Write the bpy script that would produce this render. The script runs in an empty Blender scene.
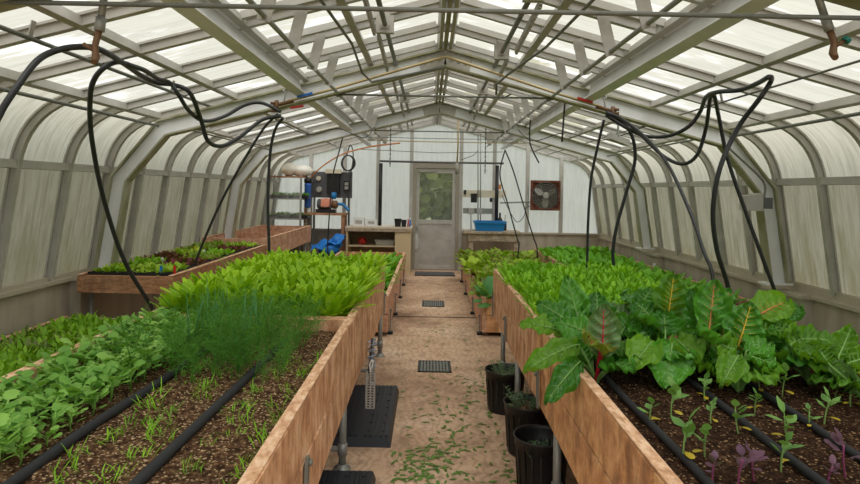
import bpy, math, random
from mathutils import Vector, Matrix
R = random.Random(7)
scn = bpy.context.scene
col = scn.collection
PI = math.pi
CAMH, F, TH = 1.61, 620.0, math.radians(1.07)
XC = 0.12                      # the ridge runs a little right of the camera
def at(px, py, Y):             # photo pixel + real distance -> point
    u, v = px - 430, py - 190
    a = u * math.cos(TH) + v * math.sin(TH); b = -u * math.sin(TH) + v * math.cos(TH)
    return Vector((a * Y / F, Y, CAMH - b * Y / F))
def at_z(px, py, z):           # photo pixel + real height -> point
    v = -(px - 430) * math.sin(TH) + (py - 190) * math.cos(TH)
    return at(px, py, (CAMH - z) * F / v)

# ------------------------------------------------------------------ mesh builder
class MB:
    def __init__(s): s.v = []; s.f = []; s.m = []; s.sm = []
    def face(s, idx, m=0, sm=False): s.f.append(tuple(idx)); s.m.append(m); s.sm.append(sm)
    def add(s, vs, fs, m=0, sm=False):
        b = len(s.v); s.v.extend(tuple(p) for p in vs)
        for f in fs: s.face([b + i for i in f], m, sm)
    def hexa(s, c, m=0):       # 8 corners: bottom ring then top ring
        s.add(c, [(3,2,1,0),(4,5,6,7),(0,1,5,4),(1,2,6,5),(2,3,7,6),(3,0,4,7)], m); return s
    def box(s, x0, x1, y0, y1, z0, z1, m=0):
        return s.hexa([(x0,y0,z0),(x1,y0,z0),(x1,y1,z0),(x0,y1,z0),(x0,y0,z1),(x1,y0,z1),(x1,y1,z1),(x0,y1,z1)], m)
    def cbox(s, c, sx, sy, sz, m=0): return s.box(c[0]-sx/2,c[0]+sx/2,c[1]-sy/2,c[1]+sy/2,c[2]-sz/2,c[2]+sz/2,m)
    def bar(s, p, q, w, h, up=(0,0,1), m=0):   # rectangular bar p->q, w sideways, h along up
        p, q = Vector(p), Vector(q); d = (q-p).normalized(); u = Vector(up); sd = d.cross(u)
        if sd.length < 1e-5: sd = d.cross(Vector((1,0,0)))
        sd.normalize(); u = sd.cross(d).normalized()
        c = []
        for e in (p, q):
            for a, b in ((-1,-1),(1,-1),(1,1),(-1,1)): c.append(e + sd*(a*w/2) + u*(b*h/2))
        s.add(c, [(0,1,2,3),(7,6,5,4),(0,4,5,1),(1,5,6,2),(2,6,7,3),(3,7,4,0)], m); return s
    def tube(s, pts, r, seg=8, m=0, cap=True, rr=None):
        pts = [Vector(p) for p in pts]; n = len(pts); b = len(s.v); prev = None
        for i, p in enumerate(pts):
            d = (pts[min(i+1,n-1)] - pts[max(i-1,0)]).normalized()
            if prev is None:
                a = d.cross(Vector((0,0,1)))
                if a.length < .05: a = d.cross(Vector((0,1,0)))
            else: a = prev - d*prev.dot(d)
            a.normalize(); prev = a; c = d.cross(a); ri = rr[i] if rr else r
            for k in range(seg):
                t = 2*PI*k/seg; s.v.append(tuple(p + a*(ri*math.cos(t)) + c*(ri*math.sin(t))))
        for i in range(n-1):
            for k in range(seg):
                k2 = (k+1) % seg; s.face((b+i*seg+k, b+i*seg+k2, b+(i+1)*seg+k2, b+(i+1)*seg+k), m, True)
        if cap:
            s.face([b+k for k in range(seg)][::-1], m); s.face([b+(n-1)*seg+k for k in range(seg)], m)
        return s
    def lathe(s, c, prof, seg=24, m=0, sm=True, axis='z'):
        b = len(s.v); n = len(prof)
        for r, z in prof:
            for k in range(seg):
                t = 2*PI*k/seg
                if axis == 'z': s.v.append((c[0]+r*math.cos(t), c[1]+r*math.sin(t), c[2]+z))
                elif axis == 'y': s.v.append((c[0]+r*math.cos(t), c[1]+z, c[2]+r*math.sin(t)))
                else: s.v.append((c[0]+z, c[1]+r*math.cos(t), c[2]+r*math.sin(t)))
        for i in range(n-1):
            for k in range(seg):
                k2 = (k+1) % seg; s.face((b+i*seg+k, b+i*seg+k2, b+(i+1)*seg+k2, b+(i+1)*seg+k), m, sm)
        s.face([b+k for k in range(seg)][::-1], m); s.face([b+(n-1)*seg+k for k in range(seg)], m); return s
    def blob(s, c, rx, ry, rz, m=0, seg=12, rings=8, jit=0, rnd=None):
        prof = []; b = len(s.v)
        for i in range(rings+1):
            a = -PI/2 + PI*i/rings
            for k in range(seg):
                t = 2*PI*k/seg; j = 1 + (rnd.uniform(-jit, jit) if rnd else 0)
                s.v.append((c[0]+rx*j*math.cos(a)*math.cos(t), c[1]+ry*j*math.cos(a)*math.sin(t), c[2]+rz*j*math.sin(a)))
        for i in range(rings):
            for k in range(seg):
                k2=(k+1)%seg; s.face((b+i*seg+k,b+i*seg+k2,b+(i+1)*seg+k2,b+(i+1)*seg+k), m, True)
        return s
    def strip(s, rows, m=0):   # rows of equal numbers of points -> smooth sheet
        b = len(s.v); w = len(rows[0])
        for r in rows: s.v.extend(tuple(p) for p in r)
        for i in range(len(rows)-1):
            for k in range(w-1): s.face((b+i*w+k, b+i*w+k+1, b+(i+1)*w+k+1, b+(i+1)*w+k), m, True)
        return s
    def mesh(s, name, mats, org=(0,0,0)):
        me = bpy.data.meshes.new(name); o = Vector(org)
        me.from_pydata([(v[0]-o[0], v[1]-o[1], v[2]-o[2]) for v in s.v], [], s.f)
        for mt in (mats if isinstance(mats, (list, tuple)) else [mats]): me.materials.append(mt)
        me.polygons.foreach_set('material_index', s.m); me.polygons.foreach_set('use_smooth', s.sm)
        me.update(); return me
ORG = {}
def tag(o, label=None, cat=None, group=None, kind=None):
    if label: o['label'] = label
    if cat: o['category'] = cat
    if group: o['group'] = group
    if kind: o['kind'] = kind
    return o
def thing(name, label, cat, loc=(0,0,0), group=None, kind=None):
    o = bpy.data.objects.new(name, None); col.objects.link(o); o.location = loc; o.empty_display_size = .05
    ORG[o.name] = Vector(loc); return tag(o, label, cat, group, kind)
def obj(name, mb, mats, parent=None, org=None, label=None):   # a part under parent, or a one-mesh thing
    if parent is not None: og = ORG[parent.name]
    else: og = Vector(org) if org is not None else Vector((0,0,0))
    o = bpy.data.objects.new(name, mb.mesh(name, mats, og)); col.objects.link(o)
    if parent is not None: o.parent = parent
    else: o.location = og
    ORG[o.name] = og
    if label: o['label'] = label
    return o
def solo(name, mb, mats, label, cat, org, group=None): return tag(obj(name, mb, mats, None, org), label, cat, group)
def struct(name, mb, mats): return tag(obj(name, mb, mats), kind='structure')
def curve(pts, n=8):           # Catmull-Rom through the points
    P = [Vector(p) for p in pts]; out = []
    for i in range(len(P)-1):
        a, b, c, d = P[max(i-1,0)], P[i], P[i+1], P[min(i+2,len(P)-1)]
        for k in range(n):
            t = k/n; out.append(.5*((2*b)+(c-a)*t+(2*a-5*b+4*c-d)*t*t+(3*b-a-3*c+d)*t**3))
    out.append(P[-1]); return out

# ------------------------------------------------------------------ materials
def lin(c): return tuple((x/255/12.92 if x/255 <= .04045 else ((x/255+.055)/1.055)**2.4) for x in c) + (1,)
class NT:
    def __init__(s, name):
        s.m = bpy.data.materials.new(name); s.m.use_nodes = True; s.t = s.m.node_tree; s.t.nodes.clear()
        s.out = s.n('ShaderNodeOutputMaterial')
    def n(s, typ, **kw):
        nd = s.t.nodes.new(typ)
        for k, v in kw.items():
            if k.startswith('i_'): nd.inputs[int(k[2:])].default_value = v
            else: setattr(nd, k, v)
        return nd
    def l(s, a, b): s.t.links.new(a, b)
    def coords(s, kind='Object', scale=(1,1,1)):
        mp = s.n('ShaderNodeMapping'); mp.inputs['Scale'].default_value = scale
        if kind == 'World': s.l(s.n('ShaderNodeNewGeometry').outputs['Position'], mp.inputs['Vector'])
        else: s.l(s.n('ShaderNodeTexCoord').outputs[kind], mp.inputs['Vector'])
        return mp.outputs[0]
    def noise(s, vec, scale=5, detail=4, rough=.55):
        nd = s.n('ShaderNodeTexNoise'); nd.inputs['Scale'].default_value = scale; nd.inputs['Detail'].default_value = detail
        nd.inputs['Roughness'].default_value = rough; s.l(vec, nd.inputs['Vector']); return nd.outputs['Fac']
    def ramp(s, fac, stops):
        nd = s.n('ShaderNodeValToRGB'); e = nd.color_ramp.elements
        while len(e) < len(stops): e.new(.5)
        for i, (p, c) in enumerate(stops): e[i].position = p; e[i].color = c if len(c) == 4 else lin(c)
        s.l(fac, nd.inputs[0]); return nd.outputs[0]
    def mix(s, fac, a, b, mode='MIX'):
        nd = s.n('ShaderNodeMix', data_type='RGBA', blend_type=mode)
        for sock, v in ((nd.inputs[0], fac), (nd.inputs[6], a), (nd.inputs[7], b)):
            if hasattr(v, 'links'): s.l(v, sock)
            else: sock.default_value = v
        return nd.outputs[2]
    def math(s, op, a, b=None):
        nd = s.n('ShaderNodeMath', operation=op)
        for sock, v in zip(nd.inputs, (a, b)):
            if v is None: continue
            if hasattr(v, 'links'): s.l(v, sock)
            else: sock.default_value = v
        return nd.outputs[0]
    def bump(s, h, strength=.3, dist=.01):
        nd = s.n('ShaderNodeBump'); nd.inputs['Strength'].default_value = strength; nd.inputs['Distance'].default_value = dist
        s.l(h, nd.inputs['Height']); return nd.outputs[0]
    def bsdf(s, colr, rough=.6, metal=0, normal=None, spec=.5):
        p = s.n('ShaderNodeBsdfPrincipled'); p.inputs['Roughness'].default_value = rough; p.inputs['Metallic'].default_value = metal
        p.inputs['Specular IOR Level'].default_value = spec
        if hasattr(colr, 'links'): s.l(colr, p.inputs['Base Color'])
        else: p.inputs['Base Color'].default_value = colr
        if normal is not None: s.l(normal, p.inputs['Normal'])
        return p.outputs[0]
    def done(s, sh): s.l(sh, s.out.inputs[0]); return s.m
def plain(name, c, rough=.5, metal=0, var=.12, scale=30, spec=.5):
    t = NT(name); b = lin(c)
    f = t.noise(t.coords('Object'), scale, 3)
    cc = t.mix(f, tuple(x*(1-var) for x in b[:3])+(1,), tuple(min(1,x*(1+var)) for x in b[:3])+(1,))
    return t.done(t.bsdf(cc, rough, metal, None, spec))
def wood(name, cols, scale, stain=(90,60,40), rough=.8):
    t = NT(name); v = t.coords('Object', scale)
    f = t.noise(v, 3, 6, .62)
    c = t.ramp(f, [(.34, cols[0]), (.48, cols[1]), (.62, cols[2])])
    f2 = t.noise(t.coords('Object', (6,6,2.2)), 1.6, 5, .6)
    c = t.mix(t.ramp(f2, [(.52,(0,0,0)),(.66,(205,205,205))]), c, lin(stain))
    f3 = t.noise(t.coords('Object'), 2.2, 2)
    c = t.mix(t.math('MULTIPLY', f3, .35), c, lin((225,190,160)))
    f4 = t.noise(t.coords('Object', tuple(x*2.6 for x in scale)), 5, 4, .7)
    c = t.mix(t.ramp(f4, [(.54,(0,0,0)),(.68,(150,150,150))]), c, lin(tuple(x*.8 for x in stain)))
    return t.done(t.bsdf(c, rough, 0, t.bump(f, .5, .006), .25))
M = {}
M['wood'] = wood('cedar board', [(158,106,72),(208,154,112),(234,194,158)], (4,4,2.2), (138,84,52))
M['wood_orange'] = wood('orange board', [(146,94,52),(208,148,94),(234,186,132)], (3,3,2.6), (112,64,34))
M['wood_pink'] = wood('pink crate board', [(160,108,82),(196,146,118),(218,176,150)], (5,5,5), (150,96,72))
M['wood_top'] = wood('cut board edge', [(170,120,84),(218,172,134),(240,208,178)], (12,5,5), (170,115,80))
M['wood_brown'] = wood('brown plank', [(112,70,44),(156,102,68),(184,134,98)], (4,14,14), (70,42,28))
M['wood_grey'] = wood('grey bench wood', [(120,108,92),(160,148,130),(186,174,156)], (4,14,14), (110,96,80))
t = NT('painted aluminium'); f = t.noise(t.coords('World',(3,3,3)), 2, 4); g = t.noise(t.coords('World',(1,1,1)), 1.3, 3)
c = t.ramp(f, [(.25,(168,165,158)),(.55,(182,179,173)),(.8,(196,193,188))]); c = t.mix(t.ramp(g,[(.6,(0,0,0)),(.85,(80,80,80))]), c, lin((150,142,116)))
M['alu'] = t.done(t.bsdf(c, .5, .0, None, .5))
t = NT('grey green frame paint'); f = t.noise(t.coords('World',(2,2,1)), 2, 5)
c = t.ramp(f, [(.3,(214,216,218)),(.6,(230,231,234)),(.8,(238,239,242))]); M['frame'] = t.done(t.bsdf(c, .45))
t = NT('flange with algae'); f = t.noise(t.coords('World',(2,2,1)), 3, 5)
c = t.ramp(f, [(.35,(128,126,88)),(.6,(166,162,140)),(.8,(186,184,170))]); M['flange'] = t.done(t.bsdf(c, .6))
M['galv'] = plain('galvanised pipe', (150,152,148), .42, .35, .2, 20)
M['galv_dark'] = plain('dull steel conduit', (122,124,118), .5, .3, .2, 20)
M['steel'] = plain('weathered steel plate', (170,166,158), .5, .2, .25, 18)
M['copper'] = plain('copper pipe', (186,166,124), .4, .25, .15, 12)
M['pex'] = plain('orange tubing', (214,140,84), .5)
M['brass'] = plain('rusty brass', (118,88,62), .6, .3, .35, 60)
M['hose'] = plain('black rubber hose', (44,46,50), .42, 0, .15, 30, .5)
M['drip'] = plain('black soaker hose', (46,47,50), .75, 0, .35, 90, .3)
M['black'] = plain('black plastic', (26,26,28), .45, 0, .1, 20)
M['blackmat'] = plain('black tray plastic', (38,42,50), .5, 0, .12, 12)
M['bluepl'] = plain('blue plastic', (28,120,186), .4, 0, .08)
M['bluefilter'] = plain('blue filter housing', (60,110,196), .35, 0, .08)
M['white'] = plain('white plastic', (228,228,224), .5, 0, .05)
M['cream'] = plain('cream panel', (226,218,196), .6, 0, .06, 8)
M['grey'] = plain('grey box', (168,166,160), .55, 0, .1)
M['dgrey'] = plain('dark grey panel', (92,92,95), .55, 0, .2, 14)
M['red'] = plain('red plastic', (190,40,36), .45)
M['bluehandle'] = plain('blue handle', (40,110,200), .45)
M['teal'] = plain('teal handle', (20,120,110), .45)
M['salmon'] = plain('salmon cloth', (206,134,110), .9, 0, .2)
M['bluecloth'] = plain('blue tarp cloth', (38,126,214), .6, 0, .2, 15)
M['paper'] = plain('white paper', (222,224,226), .8, 0, .05)
M['yellow'] = plain('yellow plastic', (220,200,40), .5)
t = NT('rusty painted frame'); f = t.noise(t.coords('Object'), 12, 6, .65)
c = t.ramp(f, [(.35,(62,34,26)),(.52,(110,58,38)),(.7,(140,96,72))]); M['rust'] = t.done(t.bsdf(c, .8))
t = NT('beige painted apron'); v = t.coords('World',(2,2,.7)); f = t.noise(v, 2.5, 5)
c = t.ramp(f, [(.3,(160,151,135)),(.55,(182,173,157)),(.75,(194,186,171))]); M['apron'] = t.done(t.bsdf(c, .75, 0, t.bump(f,.15), .3))
M['sill'] = plain('painted sill', (182,174,156), .6, 0, .15, 9)
M['cement'] = plain('beige desk board', (206,186,150), .7, 0, .08, 5)
M['desktop'] = plain('cluttered desk top', (210,196,178), .6, 0, .15, 12)
# floor: stained pinkish slab with swirled trowel marks
t = NT('stained concrete floor'); v = t.coords('World'); f = t.noise(v, 1.1, 6, .6); g = t.noise(v, 9, 5, .7)
c = t.ramp(f, [(.3,(156,126,102)),(.5,(206,174,146)),(.7,(226,200,174))])
w = t.n('ShaderNodeTexWave'); w.inputs['Scale'].default_value = 5; w.inputs['Distortion'].default_value = 14; w.inputs['Detail'].default_value = 3; w.inputs['Detail Scale'].default_value = 1.2; t.l(v, w.inputs['Vector'])
c = t.mix(t.ramp(w.outputs['Fac'], [(.45,(0,0,0)),(.85,(150,150,150))]), c, lin((146,112,86)))
c = t.mix(t.ramp(g, [(.50,(0,0,0)),(.66,(190,190,190))]), c, lin((124,100,84)))
h = t.noise(t.coords('World',(.9,.5,1)), 1.7, 5, .7)
c = t.mix(t.ramp(h, [(.55,(0,0,0)),(.68,(185,185,185))]), c, lin((92,70,54)))
M['floor'] = t.done(t.bsdf(c, .8, 0, t.bump(g,.35,.004), .25))
# soil with bark bits and perlite
def soilmat(name, cols, fleck, thr):
    t = NT(name); v = t.coords('World'); f = t.noise(v, 48, 6, .75); g = t.noise(v, 3, 4)
    c = t.ramp(f, [(.32, cols[0]), (.45, cols[1]), (.55, cols[2]), (.66, cols[3])])
    c = t.mix(t.ramp(g, [(.4,(0,0,0)),(.7,(150,150,150))]), c, lin(cols[0]))
    for sc in (95, 60):
        vo = t.n('ShaderNodeTexVoronoi'); vo.inputs['Scale'].default_value = sc; t.l(v, vo.inputs['Vector'])
        sp = t.ramp(vo.outputs['Distance'], [(.22,(255,255,255)),(.36,(0,0,0))]); sel = t.ramp(vo.outputs['Color'], [(thr,(0,0,0)),(thr+.04,(255,255,255))])
        c = t.mix(t.mix(1.0, sp, sel, 'MULTIPLY'), c, lin(fleck))
    return t.done(t.bsdf(c, .95, 0, t.bump(f,1,.03), .1))
M['soil'] = soilmat('dry potting soil', ((34,24,18),(84,60,44),(128,94,68),(176,142,106)), (228,198,156), .50)
M['soil_dark'] = soilmat('moist dark soil', ((22,15,12),(54,36,26),(84,58,42),(120,88,64)), (190,156,116), .66)
# glazing
def glazing(name, base, dirt, scale, transp, algae=None, white=None, dirtamt=.7):
    t = NT(name); v = t.coords('World', scale); f = t.noise(v, 1.5, 6, .7)
    c = t.mix(t.math('MULTIPLY', t.ramp(f, [(.42,(0,0,0)),(.72,(255,255,255))]), dirtamt), lin(base), lin(dirt))
    fine = t.noise(t.coords('World', tuple(x*2.2 for x in scale)), 2.4, 4, .7)
    c = t.mix(t.ramp(fine, [(.56,(0,0,0)),(.74,(150,150,150))]), c, tuple(x*.72 for x in lin(dirt)[:3])+(1,))
    if algae:
        sx = t.n('ShaderNodeSeparateXYZ'); t.l(t.coords('World'), sx.inputs[0])
        n2 = t.noise(t.coords('World',(1,4,1.2)), 1.4, 5, .65)
        k = t.math('ADD', t.math('MULTIPLY', sx.outputs[2], -.55), t.math('MULTIPLY', n2, 1.5))
        c = t.mix(t.ramp(k, [(-.0,(0,0,0)),(.6,(205,205,205))]), c, lin(algae))
    fac = transp
    if white:
        n3 = t.noise(t.coords('World',(.9,1.6,.9)), 1.5, 4, .6)
        n4 = t.ramp(t.math('ADD', t.math('MULTIPLY', f, .5), t.math('MULTIPLY', n3, .7)), [(.62,(0,0,0)),(.76,(235,235,235))])
        c = t.mix(n4, c, lin(white))
    tr = t.n('ShaderNodeBsdfTranslucent'); t.l(c, tr.inputs[0])
    tp = t.n('ShaderNodeBsdfTransparent'); tp.inputs[0].default_value = (.92,.92,.90,1)
    df = t.n('ShaderNodeBsdfDiffuse'); t.l(c, df.inputs[0])
    m1 = t.n('ShaderNodeMixShader'); m1.inputs[0].default_value = transp; t.l(tr.outputs[0], m1.inputs[1]); t.l(tp.outputs[0], m1.inputs[2])
    m2 = t.n('ShaderNodeMixShader'); m2.inputs[0].default_value = .12; t.l(m1.outputs[0], m2.inputs[1]); t.l(df.outputs[0], m2.inputs[2])
    return t.done(m2.outputs[0])
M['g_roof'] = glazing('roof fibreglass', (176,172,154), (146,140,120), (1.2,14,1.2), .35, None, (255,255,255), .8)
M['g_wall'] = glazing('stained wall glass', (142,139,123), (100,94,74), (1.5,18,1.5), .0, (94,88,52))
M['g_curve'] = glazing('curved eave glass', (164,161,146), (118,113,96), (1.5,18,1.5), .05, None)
M['g_gable'] = glazing('frosted gable glass', (254,254,255), (226,230,234), (14,1.2,1.2), .05, None, None, .6)
t = NT('door glass'); f = t.noise(t.coords('World',(6,1,3)), 2, 4)
tp = t.n('ShaderNodeBsdfTransparent'); tp.inputs[0].default_value = (.93,.95,.93,1); tr = t.n('ShaderNodeBsdfTranslucent'); tr.inputs[0].default_value = (.62,.64,.52,1)
mx = t.n('ShaderNodeMixShader'); t.l(t.ramp(f,[(.3,(78,78,78)),(.75,(128,128,128))]), mx.inputs[0]); t.l(tp.outputs[0], mx.inputs[1]); t.l(tr.outputs[0], mx.inputs[2])
M['g_door'] = t.done(mx.outputs[0])
t = NT('clear plastic film'); tp = t.n('ShaderNodeBsdfTransparent'); f = t.noise(t.coords('Object',(3,3,.6)), 3, 2)
df = t.bsdf(lin((225,228,228)), .25); mx = t.n('ShaderNodeMixShader'); t.l(t.ramp(f,[(.3,(90,90,90)),(.7,(150,150,150))]), mx.inputs[0]); t.l(tp.outputs[0], mx.inputs[1]); t.l(df, mx.inputs[2])
M['film'] = t.done(mx.outputs[0])
t = NT('brushed door panel'); f = t.noise(t.coords('World',(1.5,1,3)), 3, 5)
M['doorpanel'] = t.done(t.bsdf(t.ramp(f,[(.3,(166,162,155)),(.6,(186,182,176)),(.8,(198,195,190))]), .45, .2))
M['doorframe'] = plain('door frame', (160,152,140), .5, .1, .1, 10)
def leafmat(name, a, b, vein=None, rough=.45, trans=.35, nscale=14, spec=.35, rim=None):
    t = NT(name); r = t.n('ShaderNodeObjectInfo').outputs['Random']; f = t.noise(t.coords('Object'), nscale, 3)
    k = t.math('ADD', t.math('MULTIPLY', r, .5), t.math('MULTIPLY', f, .6))
    c = t.ramp(k, [(.18, a), (.82, b)])
    if rim: c = t.mix(t.ramp(t.noise(t.coords('Object'), nscale*.6, 2), [(.48,(0,0,0)),(.62,(255,255,255))]), c, lin(rim))
    p = t.bsdf(c, rough, 0, t.bump(t.noise(t.coords('Object'), nscale*4, 2), .2, .004), spec)
    tr = t.n('ShaderNodeBsdfTranslucent'); t.l(t.mix(.45, c, lin((150,190,30)), 'MIX'), tr.inputs[0])
    mx = t.n('ShaderNodeMixShader'); mx.inputs[0].default_value = trans; t.l(p, mx.inputs[1]); t.l(tr.outputs[0], mx.inputs[2])
    return t.done(mx.outputs[0])
M['l_bright'] = leafmat('bright tatsoi leaf', (116,168,10), (180,222,38))
M['l_mustard'] = leafmat('mid green seedling leaf', (102,158,30), (164,214,60))
M['l_blue'] = leafmat('soft green radish leaf', (86,146,50), (158,206,98))
M['l_dark'] = leafmat('olive purple mustard leaf', (100,132,44), (150,184,56), rim=(124,110,98))
M['l_fine'] = leafmat('fine bright salad leaf', (88,152,20), (150,210,44))
M['l_arug'] = leafmat('yellow green salad leaf', (104,160,24), (164,214,48))
M['l_spin'] = leafmat('spinach leaf', (78,148,26), (132,200,56))
M['l_redlet'] = leafmat('red tinged lettuce leaf', (108,140,36), (158,190,60), rim=(116,76,54))
M['l_greenlet'] = leafmat('lime lettuce leaf', (120,170,30), (186,214,66))
M['l_redonly'] = leafmat('dark red lettuce leaf', (76,28,36), (122,48,52), trans=.2)
M['l_collard'] = leafmat('blue green collard leaf', (44,110,52), (92,158,92))
M['l_dill'] = leafmat('feathery dill', (44,100,34), (96,158,58), trans=.3)
M['l_scal'] = leafmat('blue green scallion', (56,116,62), (100,162,92), trans=.25)
M['l_kale'] = leafmat('kale seedling leaf', (92,140,70), (136,182,96))
M['l_purple'] = leafmat('purple kale leaf', (88,58,82), (122,84,104), trans=.2)
M['l_yel'] = leafmat('yellow cotyledon', (196,170,40), (220,196,70))
M['l_chard'] = leafmat('dark green chard leaf', (46,112,26), (96,168,50), rough=.32, trans=.22, nscale=7, spec=.5)
M['l_chardl'] = leafmat('light green chard leaf', (70,130,30), (126,180,48), rough=.35, trans=.4, nscale=7, spec=.45)
M['l_chardg'] = leafmat('grey green chard leaf', (72,104,62), (116,150,92), rough=.35, trans=.2, nscale=7, spec=.5)
M['l_chardr'] = leafmat('red veined chard leaf', (78,110,34), (120,136,44), rough=.35, trans=.3, nscale=7, rim=(120,74,36))
M['l_rose'] = leafmat('rosemary needles', (66,96,66), (116,146,104), trans=.1)
M['l_lit'] = leafmat('leaf clippings', (60,110,36), (120,160,60), trans=.1)
M['l_tree'] = leafmat('tree leaves', (84,92,48), (130,132,80), trans=.2, nscale=3)
M['st_red'] = plain('red stalk', (196,24,58), .35); M['st_yel'] = plain('yellow stalk', (226,186,52), .4); M['st_or'] = plain('orange stalk', (206,130,74), .4)
M['st_pale'] = plain('pale green rib', (122,164,84), .4); M['st_green'] = plain('green stem', (124,156,84), .5); M['st_purple'] = plain('purple stem', (136,62,96), .5)
M['bark'] = plain('bark', (84,70,56), .9, 0, .3, 12)
t = NT('outdoor grass'); f = t.noise(t.coords('World'), 3, 6); M['lawn'] = t.done(t.bsdf(t.ramp(f,[(.3,(70,78,44)),(.7,(122,124,84))]), .9))
# ------------------------------------------------------------------ the greenhouse shell
YB = 12.5                      # inside face of the back gable
SILL, RAIL, EAVE, RIDGE = (3.36,.79), (3.22,1.74), (2.72,2.30), (0.0,3.03)
CTRL = (3.15,2.19)
def prof(lo=0):                # glass line from sill to ridge, as (offset from ridge, height)
    P = [SILL, (3.29,1.265), RAIL]
    for i in range(1, 10):
        t = i/9; P.append(tuple((1-t)**2*RAIL[k]+2*t*(1-t)*CTRL[k]+t*t*EAVE[k] for k in (0,1)))
    P += [(1.36,2.665), RIDGE]; return P
PR = prof(); CURVE = PR[2:12]
def roof_z(r): return RIDGE[1] - (RIDGE[1]-EAVE[1])/EAVE[0]*abs(r)
def inset(P, d):
    out = []
    for i, p in enumerate(P):
        a, b = P[max(i-1,0)], P[min(i+1,len(P)-1)]
        tx, tz = b[0]-a[0], b[1]-a[1]; L = math.hypot(tx, tz)
        out.append((p[0]-d*tz/L, p[1]+d*tx/L))
    return out
def sweep(mb, P, y0, y1, d0, d1, s, m=0):
    A, B = inset(P, d0), inset(P, d1); b = len(mb.v)
    for i in range(len(P)):
        for (r, z), y in ((A[i],y0),(A[i],y1),(B[i],y1),(B[i],y0)): mb.v.append((XC+s*r, y, z))
    for i in range(len(P)-1):
        for k in range(4):
            k2=(k+1)%4; mb.face((b+i*4+k,b+i*4+k2,b+(i+1)*4+k2,b+(i+1)*4+k), m)
    mb.face((b,b+1,b+2,b+3), m); e=b+(len(P)-1)*4; mb.face((e+3,e+2,e+1,e), m)
struct('floor', MB().box(-3.6,3.8,-2.2,YB+.3,-.12,0), M['floor'])
# cracks across the slab: saw joints cut in the floor
struct('trim_1', MB().box(-.75,.95,7.84,7.875,0,.003), plain('saw joint dirt', (66,50,40), .9))
ceil = bpy.data.objects.new('ceiling', None); col.objects.link(ceil); ceil['kind'] = 'structure'; ORG['ceiling'] = Vector((0,0,0))
PITCH = .66; YBAR = [YB - PITCH*k for k in range(0, 18)]     # glazing bars, back to front
win = 0
def window(mb, mat):
    global win; win += 1
    return struct('window_%d' % win, mb, mat)
for s in (-1, 1):
    for k in range(len(YBAR)):
        y1 = YBAR[k]; y0 = YBAR[k+1] if k+1 < len(YBAR) else -2.2
        side = MB(); side.strip([[(XC+s*r, y, z) for y in (y0, y1)] for r, z in PR[:3]]); window(side, M['g_wall'])
        cur = MB(); cur.strip([[(XC+s*r, y, z) for y in (y0, y1)] for r, z in CURVE]); window(cur, M['g_curve'])
        rf = MB(); rf.strip([[(XC+s*r, y, z) for y in (y0, y1)] for r, z in PR[11:]]); window(rf, M['g_roof'])
    for k, y in enumerate(YBAR):
        b = MB(); sweep(b, PR, y-.034, y+.034, .002, .016, s); sweep(b, PR, y-.015, y+.015, .016, .062, s); sweep(b, PR, y-.023, y+.023, .058, .068, s)
        obj('glazing_bar', b, M['alu'], ceil)
        if k < len(YBAR)-1:
            v = MB(); yy = y - .13
            sweep(v, [(1.30, roof_z(1.30)), (.10, roof_z(.10))], yy-.018, yy+.018, .004, .05, s)
            obj('vent_bar', v, M['alu'], ceil)
    def run(name, r, z, w, h, y0, y1, mat, slope=True, lean=None):
        up = (s*.26, 0, .966) if slope else (0,0,1)
        if lean: up = (s*lean[0], 0, lean[1])
        return obj(name, MB().bar((XC+s*r,y0,z),(XC+s*r,y1,z), w, h, up), mat, ceil)
    run('purlin', 1.975, roof_z(1.975)-.045, .042, .06, -2.2, YB, M['alu'])
    run('purlin', 2.70, roof_z(2.70)-.045, .045, .06, -2.2, YB, M['alu'])
    run('vent_sill', 1.31, roof_z(1.31)-.045, .045, .05, -2.2, YB, M['alu'])
    run('purlin', .70, roof_z(.70)-.05, .05, .06, -2.2, YB, M['alu'])
    run('vent_curb', .055, roof_z(.055)-.05, .03, .08, -2.2, YB, M['alu'])
    run('wall_rail', 3.175, 1.745, .03, .062, -2.2, YB, M['alu'], True, (.14,.99))
    ib = MB(); zc = 2.535                      # I section purlin between the portal frames
    for y0, y1 in ((-2.2,2.3),(2.44,5.72),(5.9,9.2),(9.38,YB)):
        p, q = (XC+s*1.34,y0,zc), (XC+s*1.34,y1,zc); up = (s*.26,0,.966)
        ib.bar(p,q,.022,.15,up)
        for e in (-.07,.07): ib.bar((p[0]+up[0]*e,y0,zc+up[2]*e),(q[0]+up[0]*e,y1,zc+up[2]*e),.085,.014,up)
    obj('beam', ib, M['frame'], ceil)
    # wall: apron under the glass, ledge, and a block at each column foot
    w = MB(); x0, x1 = sorted((XC+s*3.30, XC+s*3.50)); w.box(x0,x1,-2.2,YB,0,.752 if s < 0 else .708)
    for y in (5.8, 9.3):
        a, c = sorted((XC+s*3.20, XC+s*3.31)); w.box(a,c,y-.3,y+.28,0,.75 if s < 0 else .706)
    struct('wall_left' if s < 0 else 'wall_right', w, M['apron'])
    l = MB(); a, c = sorted((XC+s*3.26, XC+s*3.44)); zl = .782 if s < 0 else .738; l.box(a,c,-2.2,YB,zl-.03,zl); a, c = sorted((XC+s*3.31, XC+s*3.40)); l.box(a,c,-2.2,YB,zl,.812)
    for y in (5.8, 9.3):
        a, c = sorted((XC+s*3.16, XC+s*3.27)); l.box(a,c,y-.33,y+.31,zl-.032,zl)
    struct('trim_%d' % (2 if s < 0 else 3), l, M['sill'])
# ridge
rb = MB().bar((XC,-2.2,2.975),(XC,YB,2.975),.03,.10); rb.bar((XC,-2.2,2.93),(XC,YB,2.93),.03,.02)
obj('ridge_beam', rb, M['flange'], ceil)
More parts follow.
